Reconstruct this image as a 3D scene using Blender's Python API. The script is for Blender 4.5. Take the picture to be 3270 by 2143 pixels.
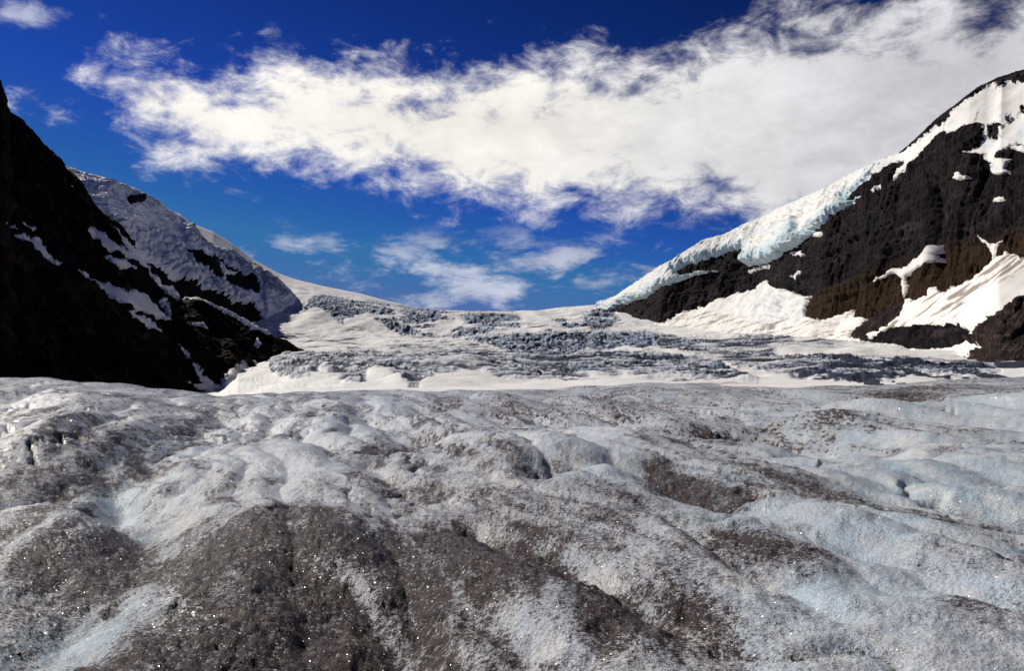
import bpy, math
import numpy as np
from mathutils import Vector

# ------------------------------------------------------------------ scene, camera, light
for o in list(bpy.data.objects):
    bpy.data.objects.remove(o)
scene = bpy.context.scene
COL = scene.collection

F = 28.0 / 36.0 * 3270.0          # focal length in photograph pixels
CX, CY = 1635.0, 1071.5           # picture centre
HOR = 1185.0                      # eye-level line
PITCH = math.atan((HOR - CY) / F)
EYE = 1.7
cam_d = bpy.data.cameras.new('camera')
cam = bpy.data.objects.new('camera', cam_d)
COL.objects.link(cam)
cam_d.sensor_width = 36.0
cam_d.lens = 28.0
cam_d.clip_start = 0.1
cam_d.clip_end = 40000
cam.location = (0, 0, EYE)
cam.rotation_euler = (math.pi / 2 + PITCH, 0, 0)
scene.camera = cam
scene.render.resolution_x = 1024
scene.render.resolution_y = 672

SUN_AZ = math.radians(-48)        # from +Y, negative = left
SUN_EL = math.radians(35)
S = Vector((math.sin(SUN_AZ) * math.cos(SUN_EL), math.cos(SUN_AZ) * math.cos(SUN_EL), math.sin(SUN_EL)))
sun_d = bpy.data.lights.new('sun', 'SUN')
sun_d.energy = 4.8
sun_d.angle = math.radians(0.53)
sun_d.color = (1.0, 0.945, 0.85)
sun = bpy.data.objects.new('sun', sun_d)
COL.objects.link(sun)
sun.rotation_euler = S.to_track_quat('Z', 'Y').to_euler()

vs = scene.view_settings
vs.view_transform = 'Standard'
vs.look = 'None'
vs.exposure = 0.0
vs.gamma = 1.0
vs.use_curve_mapping = False


class NT:
    """tiny helper for building node trees"""
    def __init__(self, tree):
        self.t = tree
        self.n = tree.nodes
        self.l = tree.links

    def put(self, sock, v):
        if v is None:
            return
        if hasattr(v, 'is_output'):
            self.l.new(v, sock)
        else:
            sock.default_value = v

    def m(self, op, a, b=None, c=None, clamp=False):
        n = self.n.new('ShaderNodeMath')
        n.operation = op
        n.use_clamp = clamp
        for i, v in enumerate((a, b, c)):
            self.put(n.inputs[i], v)
        return n.outputs[0]

    def vm(self, op, a, b=None, scale=None):
        n = self.n.new('ShaderNodeVectorMath')
        n.operation = op
        self.put(n.inputs[0], a)
        self.put(n.inputs[1], b)
        if scale is not None:
            self.put(n.inputs['Scale'], scale)
        return n.outputs['Value'] if op in ('DOT_PRODUCT', 'LENGTH') else n.outputs[0]

    def mr(self, v, a, b, c=0.0, d=1.0, smooth=True):
        n = self.n.new('ShaderNodeMapRange')
        n.interpolation_type = 'SMOOTHSTEP' if smooth else 'LINEAR'
        for i, x in enumerate((v, a, b, c, d)):
            self.put(n.inputs[i], x)
        return n.outputs[0]

    def mix(self, f, a, b, blend='MIX'):
        n = self.n.new('ShaderNodeMix')
        n.data_type = 'RGBA'
        n.blend_type = blend
        n.clamp_factor = True
        self.put(n.inputs[0], f)
        self.put(n.inputs[6], a if hasattr(a, 'is_output') or len(a) == 4 else (*a, 1))
        self.put(n.inputs[7], b if hasattr(b, 'is_output') or len(b) == 4 else (*b, 1))
        return n.outputs[2]

    def noise(self, vec, scale, detail=4.0, rough=0.5, dist=0.0, lac=2.0):
        n = self.n.new('ShaderNodeTexNoise')
        self.put(n.inputs['Vector'], vec)
        n.inputs['Scale'].default_value = scale
        n.inputs['Detail'].default_value = detail
        n.inputs['Roughness'].default_value = rough
        n.inputs['Distortion'].default_value = dist * 0.5
        n.inputs['Lacunarity'].default_value = lac
        return n.outputs[0]

    def attr(self, name):
        n = self.n.new('ShaderNodeAttribute')
        n.attribute_name = name
        return n.outputs['Fac']

    def comb(self, x, y, z):
        n = self.n.new('ShaderNodeCombineXYZ')
        for i, v in enumerate((x, y, z)):
            self.put(n.inputs[i], v)
        return n.outputs[0]

    def sep(self, v):
        n = self.n.new('ShaderNodeSeparateXYZ')
        self.put(n.inputs[0], v)
        return n.outputs

    def curve(self, v, pts):
        n = self.n.new('ShaderNodeFloatCurve')
        self.put(n.inputs['Value'], v)
        c = n.mapping.curves[0]
        while len(c.points) < len(pts):
            c.points.new(0.5, 0.5)
        for p, q in zip(c.points, pts):
            p.location = q
            p.handle_type = 'AUTO'
        n.mapping.update()
        return n.outputs[0]


def ray(px, py):
    px = np.asarray(px, float)
    py = np.asarray(py, float)
    xr = (px - CX) / F
    yr = (CY - py) / F
    c, s = math.cos(PITCH), math.sin(PITCH)
    return xr, c - s * yr, s + c * yr


def azel(px, py):
    x, y, z = ray(px, py)
    return float(np.arctan2(x, y)), float(np.arctan2(z, np.hypot(x, y)))


# ------------------------------------------------------------------ world: sky and clouds
def build_world():
    w = bpy.data.worlds.new('World')
    scene.world = w
    w.use_nodes = True
    t = NT(w.node_tree)
    t.n.clear()
    out = t.n.new('ShaderNodeOutputWorld')
    bg = t.n.new('ShaderNodeBackground')
    bg.inputs['Strength'].default_value = 0.1
    t.l.new(bg.outputs[0], out.inputs[0])
    sky = t.n.new('ShaderNodeTexSky')
    sky.sky_type = 'NISHITA'
    sky.sun_disc = False
    sky.sun_elevation = SUN_EL
    sky.sun_rotation = SUN_AZ
    sky.altitude = 2200
    sky.air_density = 1.0
    sky.dust_density = 0.2
    sky.ozone_density = 2.5
    g = t.n.new('ShaderNodeGamma')
    lim = t.n.new('ShaderNodeVectorMath')
    lim.operation = 'MINIMUM'
    t.l.new(sky.outputs[0], lim.inputs[0])
    lim.inputs[1].default_value = (5.0, 5.3, 6.6)
    t.l.new(lim.outputs[0], g.inputs[0])
    g.inputs[1].default_value = 2.35
    skyc = t.mix(1.0, g.outputs[0], (0.021, 0.032, 0.048), 'MULTIPLY')

    tc = t.n.new('ShaderNodeTexCoord')
    d = t.vm('NORMALIZE', tc.outputs['Generated'])
    x, y, z = t.sep(d)
    az = t.m('ARCTAN2', x, y)
    el = t.m('ARCSINE', z)
    zz = t.m('MAXIMUM', t.m('ADD', z, 0.16), 0.05)
    plane = t.comb(t.m('DIVIDE', x, zz), t.m('DIVIDE', y, zz), 0.0)
    sph = t.comb(az, t.m('MULTIPLY', el, 1.7), 0.0)

    HP = math.pi / 2
    u = t.m('DIVIDE', t.m('ADD', az, HP), math.pi)

    def line(pts, left, right):
        q = []
        for px, py in pts:
            a, e = azel(px, py)
            q.append(((a + HP) / math.pi, e / 1.0))
        return t.curve(u, [left] + q + [right])
    up = line([(0, 380), (210, 280), (300, 175), (400, 165), (700, 235), (1000, 195), (1300, 215), (1650, 190), (2050, 165), (2500, 85), (2900, 0), (3270, -70)],
              (0.15, 0.30), (0.93, 0.42))
    lo = line([(0, 260), (210, 235), (300, 290), (450, 470), (700, 555), (1100, 590), (1500, 640), (1900, 680), (2250, 735), (2600, 800), (3270, 860)],
              (0.15, 0.45), (0.93, 0.48))

    # noises
    n1 = t.noise(sph, 4.2, 10.0, 0.58, 0.35)
    n2 = t.noise(t.vm('ADD', sph, (7.3, 2.1, 0.4)), 19.0, 9.0, 0.64, 0.6)
    n3 = t.noise(t.vm('ADD', sph, (1.3, 9.7, 3.4)), 9.0, 8.0, 0.55, 0.2)
    n4 = t.noise(t.vm('ADD', sph, (3.3, 5.7, 1.4)), 2.2, 3.0, 0.5, 0.0)

    d_lo = t.m('DIVIDE', t.m('SUBTRACT', el, lo), 0.085)
    d_up = t.m('DIVIDE', t.m('SUBTRACT', up, el), 0.075)
    ins = t.m('MINIMUM', t.m('MINIMUM', d_lo, d_up), 1.9)
    ins = t.m('MAXIMUM', ins, -1.6)
    f1 = t.m('ADD', t.m('MULTIPLY', t.m('SUBTRACT', n1, 0.5), 2.3), t.m('MULTIPLY', t.m('SUBTRACT', n2, 0.5), 1.9))
    bank = t.m('ADD', t.m('ADD', t.m('MULTIPLY', ins, 0.95), 0.12), f1)
    bank_d = t.mr(bank, -0.12, 0.72)

    # small scattered clouds low over the ice cap
    e1 = azel(1300, 660)[1]
    e0 = azel(1300, 985)[1]
    low = t.mr(el, e1 - 0.005, e1 - 0.07)
    low = t.m('MULTIPLY', low, t.mr(el, e0 - 0.05, e0 + 0.02))
    a0 = azel(420, 700)[0]
    low = t.m('MULTIPLY', low, t.mr(az, a0, a0 + 0.14))
    # gaussian emphasis where the low clouds gather
    acx, ecx = azel(1560, 850)
    dx = t.m('DIVIDE', t.m('SUBTRACT', az, acx), 0.26)
    dy = t.m('DIVIDE', t.m('SUBTRACT', el, ecx), 0.065)
    ga = t.m('POWER', 2.718, t.m('MULTIPLY', t.m('ADD', t.m('MULTIPLY', dx, dx), t.m('MULTIPLY', dy, dy)), -1.0))
    flat = t.comb(az, t.m('MULTIPLY', el, 2.9), 2.6)
    n5 = t.noise(flat, 13.0, 9.0, 0.58, 0.5)
    lowv = t.m('ADD', t.m('MULTIPLY', t.m('SUBTRACT', n5, 0.5), 3.2),
               t.m('ADD', t.m('MULTIPLY', ga, 0.7), t.m('MULTIPLY', t.m('SUBTRACT', n2, 0.5), 1.5)))
    low_d = t.m('MULTIPLY', t.mr(lowv, 0.30, 1.25), low)
    low_d = t.m('MULTIPLY', low_d, 0.85)

    # thin wisps anywhere above
    wis = t.m('ADD', t.m('MULTIPLY', t.m('SUBTRACT', n3, 0.5), 2.6), t.m('SUBTRACT', n4, 0.5))
    wis_d = t.m('MULTIPLY', t.mr(wis, 0.52, 1.3), 0.5)
    wis_d = t.m('MULTIPLY', wis_d, t.mr(el, 0.14, 0.26))
    pa, pe = azel(70, 35)
    px_ = t.m('DIVIDE', t.m('SUBTRACT', az, pa), 0.045)
    py_ = t.m('DIVIDE', t.m('SUBTRACT', el, pe), 0.018)
    pg = t.m('POWER', 2.718, t.m('MULTIPLY', t.m('ADD', t.m('MULTIPLY', px_, px_), t.m('MULTIPLY', py_, py_)), -1.0))
    wis_d = t.m('MAXIMUM', wis_d, t.m('MULTIPLY', t.mr(t.m('ADD', pg, t.m('MULTIPLY', t.m('SUBTRACT', n2, 0.5), 2.0)), 0.35, 1.1), 0.7))

    dens = t.m('MAXIMUM', t.m('MAXIMUM', bank_d, low_d), wis_d)
    # cloud colour: bright in the lit thick part, greyer where the bank is thick towards the right
    right = t.mr(az, azel(1500, 500)[0], azel(3100, 500)[0])
    br = t.m('ADD', 0.69, t.m('MULTIPLY', bank_d, 0.30))
    br = t.m('ADD', br, t.m('MULTIPLY', t.m('SUBTRACT', n4, 0.5), 0.35))
    br = t.m('ADD', br, t.m('MULTIPLY', t.m('SUBTRACT', n1, 0.5), 0.35))
    br = t.m('ADD', br, t.m('MULTIPLY', t.m('SUBTRACT', n2, 0.5), 0.45))
    br = t.m('SUBTRACT', br, t.m('MULTIPLY', right, 0.25))
    br = t.m('MULTIPLY', t.m('MAXIMUM', br, 0.1), 10.0)
    warm = t.mix(bank_d, (0.90, 0.94, 1.10), (1.0, 0.965, 0.90))
    warm = t.mix(right, warm, (0.94, 0.94, 1.0))
    cc = t.vm('SCALE', warm, scale=br)
    final = t.mix(t.m('MULTIPLY', dens, 0.97), skyc, cc)
    t.l.new(final, bg.inputs[0])
    w.cycles.sampling_method = 'MANUAL'
    w.cycles.sample_map_resolution = 1024


build_world()

# ------------------------------------------------------------------ numpy noise
rng = np.random.default_rng(4)
_ang = rng.random(1024) * 2 * np.pi
G2 = np.stack([np.cos(_ang), np.sin(_ang)], 1).astype(np.float32)
_g3 = rng.normal(size=(1024, 3))
G3 = (_g3 / np.linalg.norm(_g3, axis=1, keepdims=True)).astype(np.float32)


def _hash(ix, iy, iz, seed):
    h = (ix.astype(np.uint32) * np.uint32(374761393) + iy.astype(np.uint32) * np.uint32(668265263)
         + iz * np.uint32(2147483647 & 0x7feb352d) + np.uint32(seed * 974711 & 0xffffffff))
    h = (h ^ (h >> np.uint32(13))) * np.uint32(1274126177)
    h = (h ^ (h >> np.uint32(15))) * np.uint32(2246822519)
    return ((h ^ (h >> np.uint32(16))) & np.uint32(1023)).astype(np.int32)


def noise2(x, y, seed=0):
    x = np.asarray(x, np.float64); y = np.asarray(y, np.float64)
    xi = np.floor(x); yi = np.floor(y)
    fx = (x - xi).astype(np.float32); fy = (y - yi).astype(np.float32)
    xi = xi.astype(np.int64); yi = yi.astype(np.int64)
    u = fx * fx * fx * (fx * (fx * 6 - 15) + 10)
    v = fy * fy * fy * (fy * (fy * 6 - 15) + 10)
    z0 = np.uint32(0)

    def c(dx, dy):
        g = G2[_hash(xi + dx, yi + dy, z0, seed)]
        return g[..., 0] * (fx - dx) + g[..., 1] * (fy - dy)
    a = c(0, 0); b = c(1, 0); p = c(0, 1); q = c(1, 1)
    a = a + (b - a) * u
    p = p + (q - p) * u
    return (a + (p - a) * v) * 1.5


def noise3(x, y, z, seed=0):
    x, y, z = np.broadcast_arrays(np.asarray(x, np.float64), np.asarray(y, np.float64), np.asarray(z, np.float64))
    xi = np.floor(x); yi = np.floor(y); zi = np.floor(z)
    fx = (x - xi).astype(np.float32); fy = (y - yi).astype(np.float32); fz = (z - zi).astype(np.float32)
    xi = xi.astype(np.int64); yi = yi.astype(np.int64); zi = zi.astype(np.int64)
    s = lambda f: f * f * f * (f * (f * 6 - 15) + 10)
    u, v, w = s(fx), s(fy), s(fz)

    def c(dx, dy, dz):
        g = G3[_hash(xi + dx, yi + dy, (zi + dz).astype(np.uint32), seed)]
        return g[..., 0] * (fx - dx) + g[..., 1] * (fy - dy) + g[..., 2] * (fz - dz)
    r = []
    for dz in (0, 1):
        a = c(0, 0, dz); a = a + (c(1, 0, dz) - a) * u
        b = c(0, 1, dz); b = b + (c(1, 1, dz) - b) * u
        r.append(a + (b - a) * v)
    return (r[0] + (r[1] - r[0]) * w) * 1.5


def fbm2(x, y, o=4, gain=0.5, seed=0, ridge=False):
    t = 0; a = 1.0
    for i in range(o):
        n = noise2(x * 2 ** i, y * 2 ** i, seed + i * 7)
        t = t + a * ((1 - 2 * np.abs(n)) if ridge else n)
        a *= gain
    return t


def fbm3(x, y, z, o=4, gain=0.5, seed=0, ridge=False):
    t = 0; a = 1.0
    for i in range(o):
        n = noise3(x * 2 ** i, y * 2 ** i, z * 2 ** i, seed + i * 7)
        t = t + a * ((1 - 2 * np.abs(n)) if ridge else n)
        a *= gain
    return t


def sstep(a, b, x):
    t = np.clip((x - a) / (b - a), 0, 1)
    return t * t * (3 - 2 * t)


def cells2(x, y, seed=0):
    """worley: F1, F2, random value of the nearest cell"""
    xi = np.floor(x).astype(np.int64); yi = np.floor(y).astype(np.int64)
    f1 = np.full(x.shape, 9.0); f2 = np.full(x.shape, 9.0); idv = np.zeros(x.shape)
    z0 = np.uint32(0)
    for dx in (-1, 0, 1):
        for dy in (-1, 0, 1):
            a = _hash(xi + dx, yi + dy, z0, seed) / 1023.0
            b = _hash(xi + dx, yi + dy, z0, seed + 31) / 1023.0
            c = _hash(xi + dx, yi + dy, z0, seed + 67) / 1023.0
            dd = np.hypot(xi + dx + a - x, yi + dy + b - y)
            nearer = dd < f1
            f2 = np.where(nearer, f1, np.minimum(f2, dd))
            idv = np.where(nearer, c, idv)
            f1 = np.where(nearer, dd, f1)
    return f1, f2, idv


# ------------------------------------------------------------------ mesh helpers
def tag(o, label=None, cat=None, group=None, kind=None):
    if label: o['label'] = label
    if cat: o['category'] = cat
    if group: o['group'] = group
    if kind: o['kind'] = kind
    return o


def mesh_np(name, V, Q, mat, attrs=None, smooth=True, parent=None):
    me = bpy.data.meshes.new(name)
    V = np.ascontiguousarray(V, np.float32)
    Q = np.ascontiguousarray(Q, np.int32)
    me.vertices.add(len(V))
    me.vertices.foreach_set('co', V.ravel())
    k = Q.shape[1]
    me.loops.add(Q.size)
    me.loops.foreach_set('vertex_index', Q.ravel())
    me.polygons.add(len(Q))
    me.polygons.foreach_set('loop_start', np.arange(0, Q.size, k, dtype=np.int32))
    if smooth:
        me.polygons.foreach_set('use_smooth', np.ones(len(Q), bool))
    me.update(calc_edges=True)
    for a, v in (attrs or {}).items():
        at = me.attributes.new(a, 'FLOAT', 'POINT')
        at.data.foreach_set('value', np.ascontiguousarray(v, np.float32).ravel())
    me.materials.append(mat)
    o = bpy.data.objects.new(name, me)
    COL.objects.link(o)
    o.parent = parent
    return o


def grid_obj(name, P, mat, attrs=None, keep=None, smooth=True, parent=None, flip=False):
    H, W = P.shape[:2]
    idx = np.arange(H * W).reshape(H, W)
    Q = np.stack([idx[:-1, :-1], idx[1:, :-1], idx[1:, 1:], idx[:-1, 1:]], -1).reshape(-1, 4)
    if flip:
        Q = Q[:, ::-1]
    V = P.reshape(-1, 3)
    A = {k: np.broadcast_to(v, (H, W)).reshape(-1) for k, v in (attrs or {}).items()}
    if keep is not None:
        kv = keep.reshape(-1)
        kf = kv[Q].all(1)
        Q = Q[kf]
        used = np.zeros(H * W, bool)
        used[Q.ravel()] = True
        remap = np.cumsum(used) - 1
        Q = remap[Q]
        V = V[used]
        A = {k: v[used] for k, v in A.items()}
        if len(Q) == 0:
            return None
    return mesh_np(name, V, Q, mat, A, smooth, parent)


def at(px, py, Y):
    """points seen at (px, py) at forward distance Y"""
    x, y, z = ray(px, py)
    s = np.asarray(Y, float) / y
    return np.stack([x * s, y * s, z * s + EYE], -1)


def poly_sd(X, Y, poly):
    """signed distance in pixels, positive inside"""
    p = np.asarray(poly, float)
    q = np.roll(p, -1, 0)
    d2 = np.full(X.shape, 1e12)
    ins = np.zeros(X.shape, bool)
    for (ax, ay), (bx, by) in zip(p, q):
        ex, ey = bx - ax, by - ay
        wx, wy = X - ax, Y - ay
        t = np.clip((wx * ex + wy * ey) / (ex * ex + ey * ey + 1e-9), 0, 1)
        d2 = np.minimum(d2, (wx - ex * t) ** 2 + (wy - ey * t) ** 2)
        c = ((ay <= Y) != (by <= Y))
        if ay != by:
            xi = ax + (Y - ay) / (by - ay) * ex
            ins ^= c & (X < xi)
    return np.where(ins, 1, -1) * np.sqrt(d2)


def cr(ox, oy, k):
    """convert measurements taken on an enlarged part of the photograph"""
    return lambda *pts: [(ox + a / k, oy + b / k) for a, b in pts]


c1 = cr(0, 400, 1.7336)
c2 = cr(800, 850, 2.1636)
c3 = cr(1800, 550, 2.229)
c4 = cr(2470, 200, 2.229)
c5 = cr(2370, 700, 2.6)
c6 = cr(0, 1150, 1.571)
c7 = cr(1000, 1150, 1.571)
c8 = cr(2070, 1150, 1.571)


def normals(P):
    du = np.gradient(P, axis=1)
    dv = np.gradient(P, axis=0)
    n = np.cross(dv, du)
    n /= np.linalg.norm(n, axis=-1, keepdims=True) + 1e-9
    return n


def face_eye(N, P):
    a = N[40:200, 100:400]; b = P[40:200, 100:400]
    return N if (a * (np.array([0, 0, EYE]) - b)).sum() > 0 else -N


def loft(lines, px, rows):
    """lines: list of (xs, ys, depths); rows[i]: rows between line i and i+1"""
    PY, DY = [], []
    for xs, ys, ds in lines:
        PY.append(np.interp(px, xs, ys))
        DY.append(np.interp(px, xs, ds))
    pts = [at(px, y, d) for y, d in zip(PY, DY)]
    out = []
    for i, n in enumerate(rows):
        t = np.linspace(0, 1, n, endpoint=(i == len(rows) - 1))[:, None, None]
        out.append(pts[i][None] * (1 - t) + pts[i + 1][None] * t)
    return np.concatenate(out, 0)


def smooth_rows(P, k, axis=0):
    for _ in range(k):
        Q = P.copy()
        if axis == 0:
            Q[1:-1] = (P[:-2] + 2 * P[1:-1] + P[2:]) / 4
        else:
            Q[:, 1:-1] = (P[:, :-2] + 2 * P[:, 1:-1] + P[:, 2:]) / 4
        P = Q
    return P


def project(P):
    x, y, z = P[..., 0], P[..., 1], P[..., 2] - EYE
    c, s = math.cos(PITCH), math.sin(PITCH)
    f = c * y + s * z
    u = -s * y + c * z
    return CX + F * x / f, CY - F * u / f


# ------------------------------------------------------------------ materials
def new_mat(name):
    m = bpy.data.materials.new(name)
    m.use_nodes = True
    t = NT(m.node_tree)
    t.n.clear()
    out = t.n.new('ShaderNodeOutputMaterial')
    b = t.n.new('ShaderNodeBsdfPrincipled')
    t.l.new(b.outputs[0], out.inputs[0])
    tc = t.n.new('ShaderNodeTexCoord')
    return m, t, b, out, tc.outputs['Object']


def bump(t, h, strength, dist, normal=None):
    n = t.n.new('ShaderNodeBump')
    n.inputs['Strength'].default_value = strength
    n.inputs['Distance'].default_value = dist
    t.put(n.inputs['Height'], h)
    if normal is not None:
        t.put(n.inputs['Normal'], normal)
    return n.outputs[0]


def mat_ice_near():
    m, t, b, out, co = new_mat('dirty_glacier_ice')
    dirt_shade = t.attr('dirt_shade')
    blue = t.attr('blue')
    far = t.attr('far')
    # grain of the surface
    g1 = t.noise(co, 26.0, 5.0, 0.62, 0.5)
    g2 = t.noise(co, 75.0, 4.0, 0.6)
    g3 = t.noise(co, 6.0, 5.0, 0.6, 0.8)
    sx = t.vm('MULTIPLY', co, (3.6, 1.1, 2.0))
    g4 = t.noise(sx, 4.0, 6.0, 0.65, 1.0)
    g5 = t.noise(sx, 1.1, 5.0, 0.6, 0.5)
    sp = t.m('ADD', t.m('MULTIPLY', g1, 0.55), t.m('MULTIPLY', g2, 0.45))
    spf = t.m('ADD', t.m('MULTIPLY', g4, 0.65), t.m('MULTIPLY', g3, 0.35))
    spm = t.m('ADD', t.m('MULTIPLY', sp, t.m('SUBTRACT', 1.0, far)), t.m('MULTIPLY', spf, far))
    spm = t.m('ADD', t.m('MULTIPLY', spm, 0.75), t.m('MULTIPLY', spf, 0.25))
    # soot cover grows with dirt; grain breaks it up
    spm = t.m('ADD', t.m('MULTIPLY', t.m('SUBTRACT', spm, 0.5), 2.3), 0.5)
    thr = t.m('SUBTRACT', 0.86, t.m('MULTIPLY', dirt_shade, 0.55))
    cover = t.mr(t.m('SUBTRACT', spm, thr), -0.10, 0.10)
    clean = t.mix(blue, (0.66, 0.69, 0.745), (0.38, 0.56, 0.69))
    clean = t.mix(t.mr(g5, 0.42, 0.66), clean, t.mix(0.6, clean, (0.84, 0.79, 0.71)))  # cream patches put warm sunlit highlights into the ice colour
    g6 = t.noise(co, 0.55, 4.0, 0.55, 0.6)
    clean = t.mix(t.mr(g6, 0.42, 0.66), clean, t.mix(0.6, clean, (0.46, 0.50, 0.58)))
    clean = t.mix(t.mr(g3, 0.62, 0.38, 0.0, 0.35), clean, (0.36, 0.37, 0.43))
    g8 = t.noise(co, 48.0, 3.0, 0.7)
    clean = t.mix(t.m('MULTIPLY', t.mr(g8, 0.56, 0.38, 0.0, 0.8), t.mr(dirt_shade, 0.0, 0.7, 0.3, 1.0)), clean, t.mix(1.0, clean, (0.36, 0.34, 0.37), 'MULTIPLY'))
    clean = t.mix(t.mr(g8, 0.56, 0.68, 0.0, 0.6), clean, (0.85, 0.84, 0.82))
    veil = t.m('MULTIPLY', t.mr(dirt_shade, 0.25, 1.05, 0.0, 0.55), t.mr(g3, 0.25, 0.65, 0.5, 1.0))
    clean = t.mix(veil, clean, (0.22, 0.155, 0.14))
    soot = t.mix(t.mr(g3, 0.35, 0.65), (0.011, 0.006, 0.0058), (0.062, 0.038, 0.035))
    colr = t.mix(t.m('MULTIPLY', cover, 0.94), clean, soot)
    t.put(b.inputs['Specular IOR Level'], t.m('SUBTRACT', 0.5, t.m('MULTIPLY', cover, 0.42)))
    t.l.new(colr, b.inputs['Base Color'])
    b.inputs['Roughness'].default_value = 0.33
    b.inputs['IOR'].default_value = 1.31
    hgt = t.m('ADD', t.m('MULTIPLY', g1, 1.0), t.m('MULTIPLY', g2, 0.45))
    n1 = bump(t, hgt, 0.85, 0.026)
    n1 = bump(t, g4, 0.3, 0.05, n1)
    t.l.new(n1, b.inputs['Normal'])

    # crystal facets: every cell has its own tilt, those that meet the sun flash
    def facets(scale, off):
        v = t.n.new('ShaderNodeTexVoronoi')
        v.feature = 'F1'
        t.put(v.inputs['Vector'], t.vm('ADD', co, off))
        v.inputs['Scale'].default_value = scale
        rnd = t.vm('SUBTRACT', v.outputs['Color'], (0.5, 0.5, 0.5))
        geo = t.n.new('ShaderNodeNewGeometry')
        nn = t.vm('NORMALIZE', t.vm('ADD', t.vm('SCALE', rnd, scale=2.3), geo.outputs['Normal']))
        g = t.n.new('ShaderNodeBsdfGlossy')
        g.inputs['Roughness'].default_value = 0.17
        cx_ = t.sep(v.outputs['Color'])
        q = t.m('MODULO', t.m('MULTIPLY', t.m('ADD', cx_[0], cx_[1]), 37.0), 1.0)
        t.put(g.inputs['Color'], t.m('POWER', q, 5.0))
        t.l.new(nn, g.inputs['Normal'])
        return g.outputs[0]
    ga = facets(230.0, (0, 0, 0))
    gb = facets(75.0, (3.1, 1.7, 0.3))
    mg = t.n.new('ShaderNodeMixShader')
    t.put(mg.inputs[0], t.mr(far, 0.1, 0.75))
    t.l.new(ga, mg.inputs[1])
    t.l.new(gb, mg.inputs[2])
    mx = t.n.new('ShaderNodeMixShader')
    mx.inputs[0].default_value = 0.042
    t.l.new(b.outputs[0], mx.inputs[1])
    t.l.new(mg.outputs[0], mx.inputs[2])
    t.l.new(mx.outputs[0], out.inputs[0])
    return m


def mat_snow(name, base=(0.84, 0.815, 0.78), dirt_shade_col=(0.30, 0.24, 0.21), scale=0.02, ice=(0.30, 0.45, 0.56), ice2=(0.62, 0.74, 0.78)):
    m, t, b, out, co = new_mat(name)
    dirt_shade = t.attr('dirt_shade')
    blue = t.attr('blue')
    g = t.noise(co, scale, 8.0, 0.6, 0.4)
    g2 = t.noise(co, scale * 6, 6.0, 0.6)
    c = t.mix(blue, base, t.mix(t.mr(g2, 0.35, 0.65), ice, ice2))
    k = t.mr(t.m('ADD', t.m('SUBTRACT', t.m('ADD', t.m('MULTIPLY', g, 0.5), t.m('MULTIPLY', g2, 0.5)), 0.62), t.m('MULTIPLY', dirt_shade, 0.5)), 0.0, 0.3)
    c = t.mix(k, c, dirt_shade_col)
    c = t.mix(t.mr(g, 0.3, 0.7, 0.0, 0.16), c, dirt_shade_col)
    t.l.new(c, b.inputs['Base Color'])
    b.inputs['Roughness'].default_value = 0.7
    b.inputs['Specular IOR Level'].default_value = 0.15
    t.l.new(bump(t, g2, 0.4, 1.0 / (scale * 12) * 0.25), b.inputs['Normal'])
    return m


def mat_rock(name, c0, c1_, brown, scale=0.01, streak=True):
    m, t, b, out, co = new_mat(name)
    br = t.attr('brown')
    sv = t.vm('MULTIPLY', co, (1.0, 1.0, 0.22))
    g = t.noise(sv, scale * 5, 9.0, 0.68, 0.5)
    hv = t.vm('MULTIPLY', co, (0.35, 0.35, 1.6))
    g2 = t.noise(hv, scale * 3, 7.0, 0.6, 0.3)
    c = t.mix(t.mr(g, 0.38, 0.66), c0, c1_)
    c = t.mix(t.mr(g2, 0.54, 0.68, 0.0, 0.8), c, [x * 2.3 for x in c1_])
    vv = t.vm('MULTIPLY', co, (1.0, 1.0, 0.14))
    g7 = t.noise(vv, scale * 14, 6.0, 0.65, 0.3)
    c = t.mix(t.mr(g7, 0.55, 0.75, 0.0, 0.75), c, [x * 2.6 for x in c1_])
    c = t.mix(t.mr(g7, 0.45, 0.34, 0.0, 0.85), c, [x * 0.5 for x in c0])
    g9 = t.noise(co, scale * 0.9, 4.0, 0.6, 0.6)
    c = t.mix(t.mr(g9, 0.45, 0.68, 0.0, 0.6), c, t.mix(1.0, c, (1.9, 1.7, 1.6), 'MULTIPLY'))
    bb = t.mix(t.mr(g7, 0.35, 0.68), [x * 0.45 for x in brown], brown)
    c = t.mix(br, c, bb)
    t.l.new(c, b.inputs['Base Color'])
    b.inputs['Roughness'].default_value = 0.9
    b.inputs['Specular IOR Level'].default_value = 0.1
    h = t.m('ADD', g, t.m('MULTIPLY', g2, 0.6))
    t.l.new(bump(t, t.m('ADD', h, t.m('MULTIPLY', g7, 1.5)), 1.0, 5.0), b.inputs['Normal'])
    return m


M_ICE = mat_ice_near()
M_SNOW = mat_snow('firn_snow')
M_GLAC = mat_snow('glacier_snow_and_ice', base=(0.88, 0.86, 0.85), ice=(0.07, 0.10, 0.19), ice2=(0.28, 0.38, 0.52), dirt_shade_col=(0.030, 0.036, 0.066), scale=0.03)  # darkest ice and dirt tones also paint the navy crevasse shade
M_HANG = mat_snow('hanging_glacier_ice', ice=(0.36, 0.56, 0.64), dirt_shade_col=(0.40, 0.36, 0.34), scale=0.02)
M_CAP = mat_snow('ice_cap_snow', base=(0.88, 0.86, 0.87), ice=(0.26, 0.30, 0.37), ice2=(0.56, 0.60, 0.65), dirt_shade_col=(0.16, 0.13, 0.13), scale=0.02)
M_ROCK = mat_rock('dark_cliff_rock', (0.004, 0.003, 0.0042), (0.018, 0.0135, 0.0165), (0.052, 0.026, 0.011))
M_SHADE = mat_rock('black_shale_rock', (0.005, 0.004, 0.004), (0.014, 0.0095, 0.008), (0.040, 0.021, 0.009))
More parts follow.
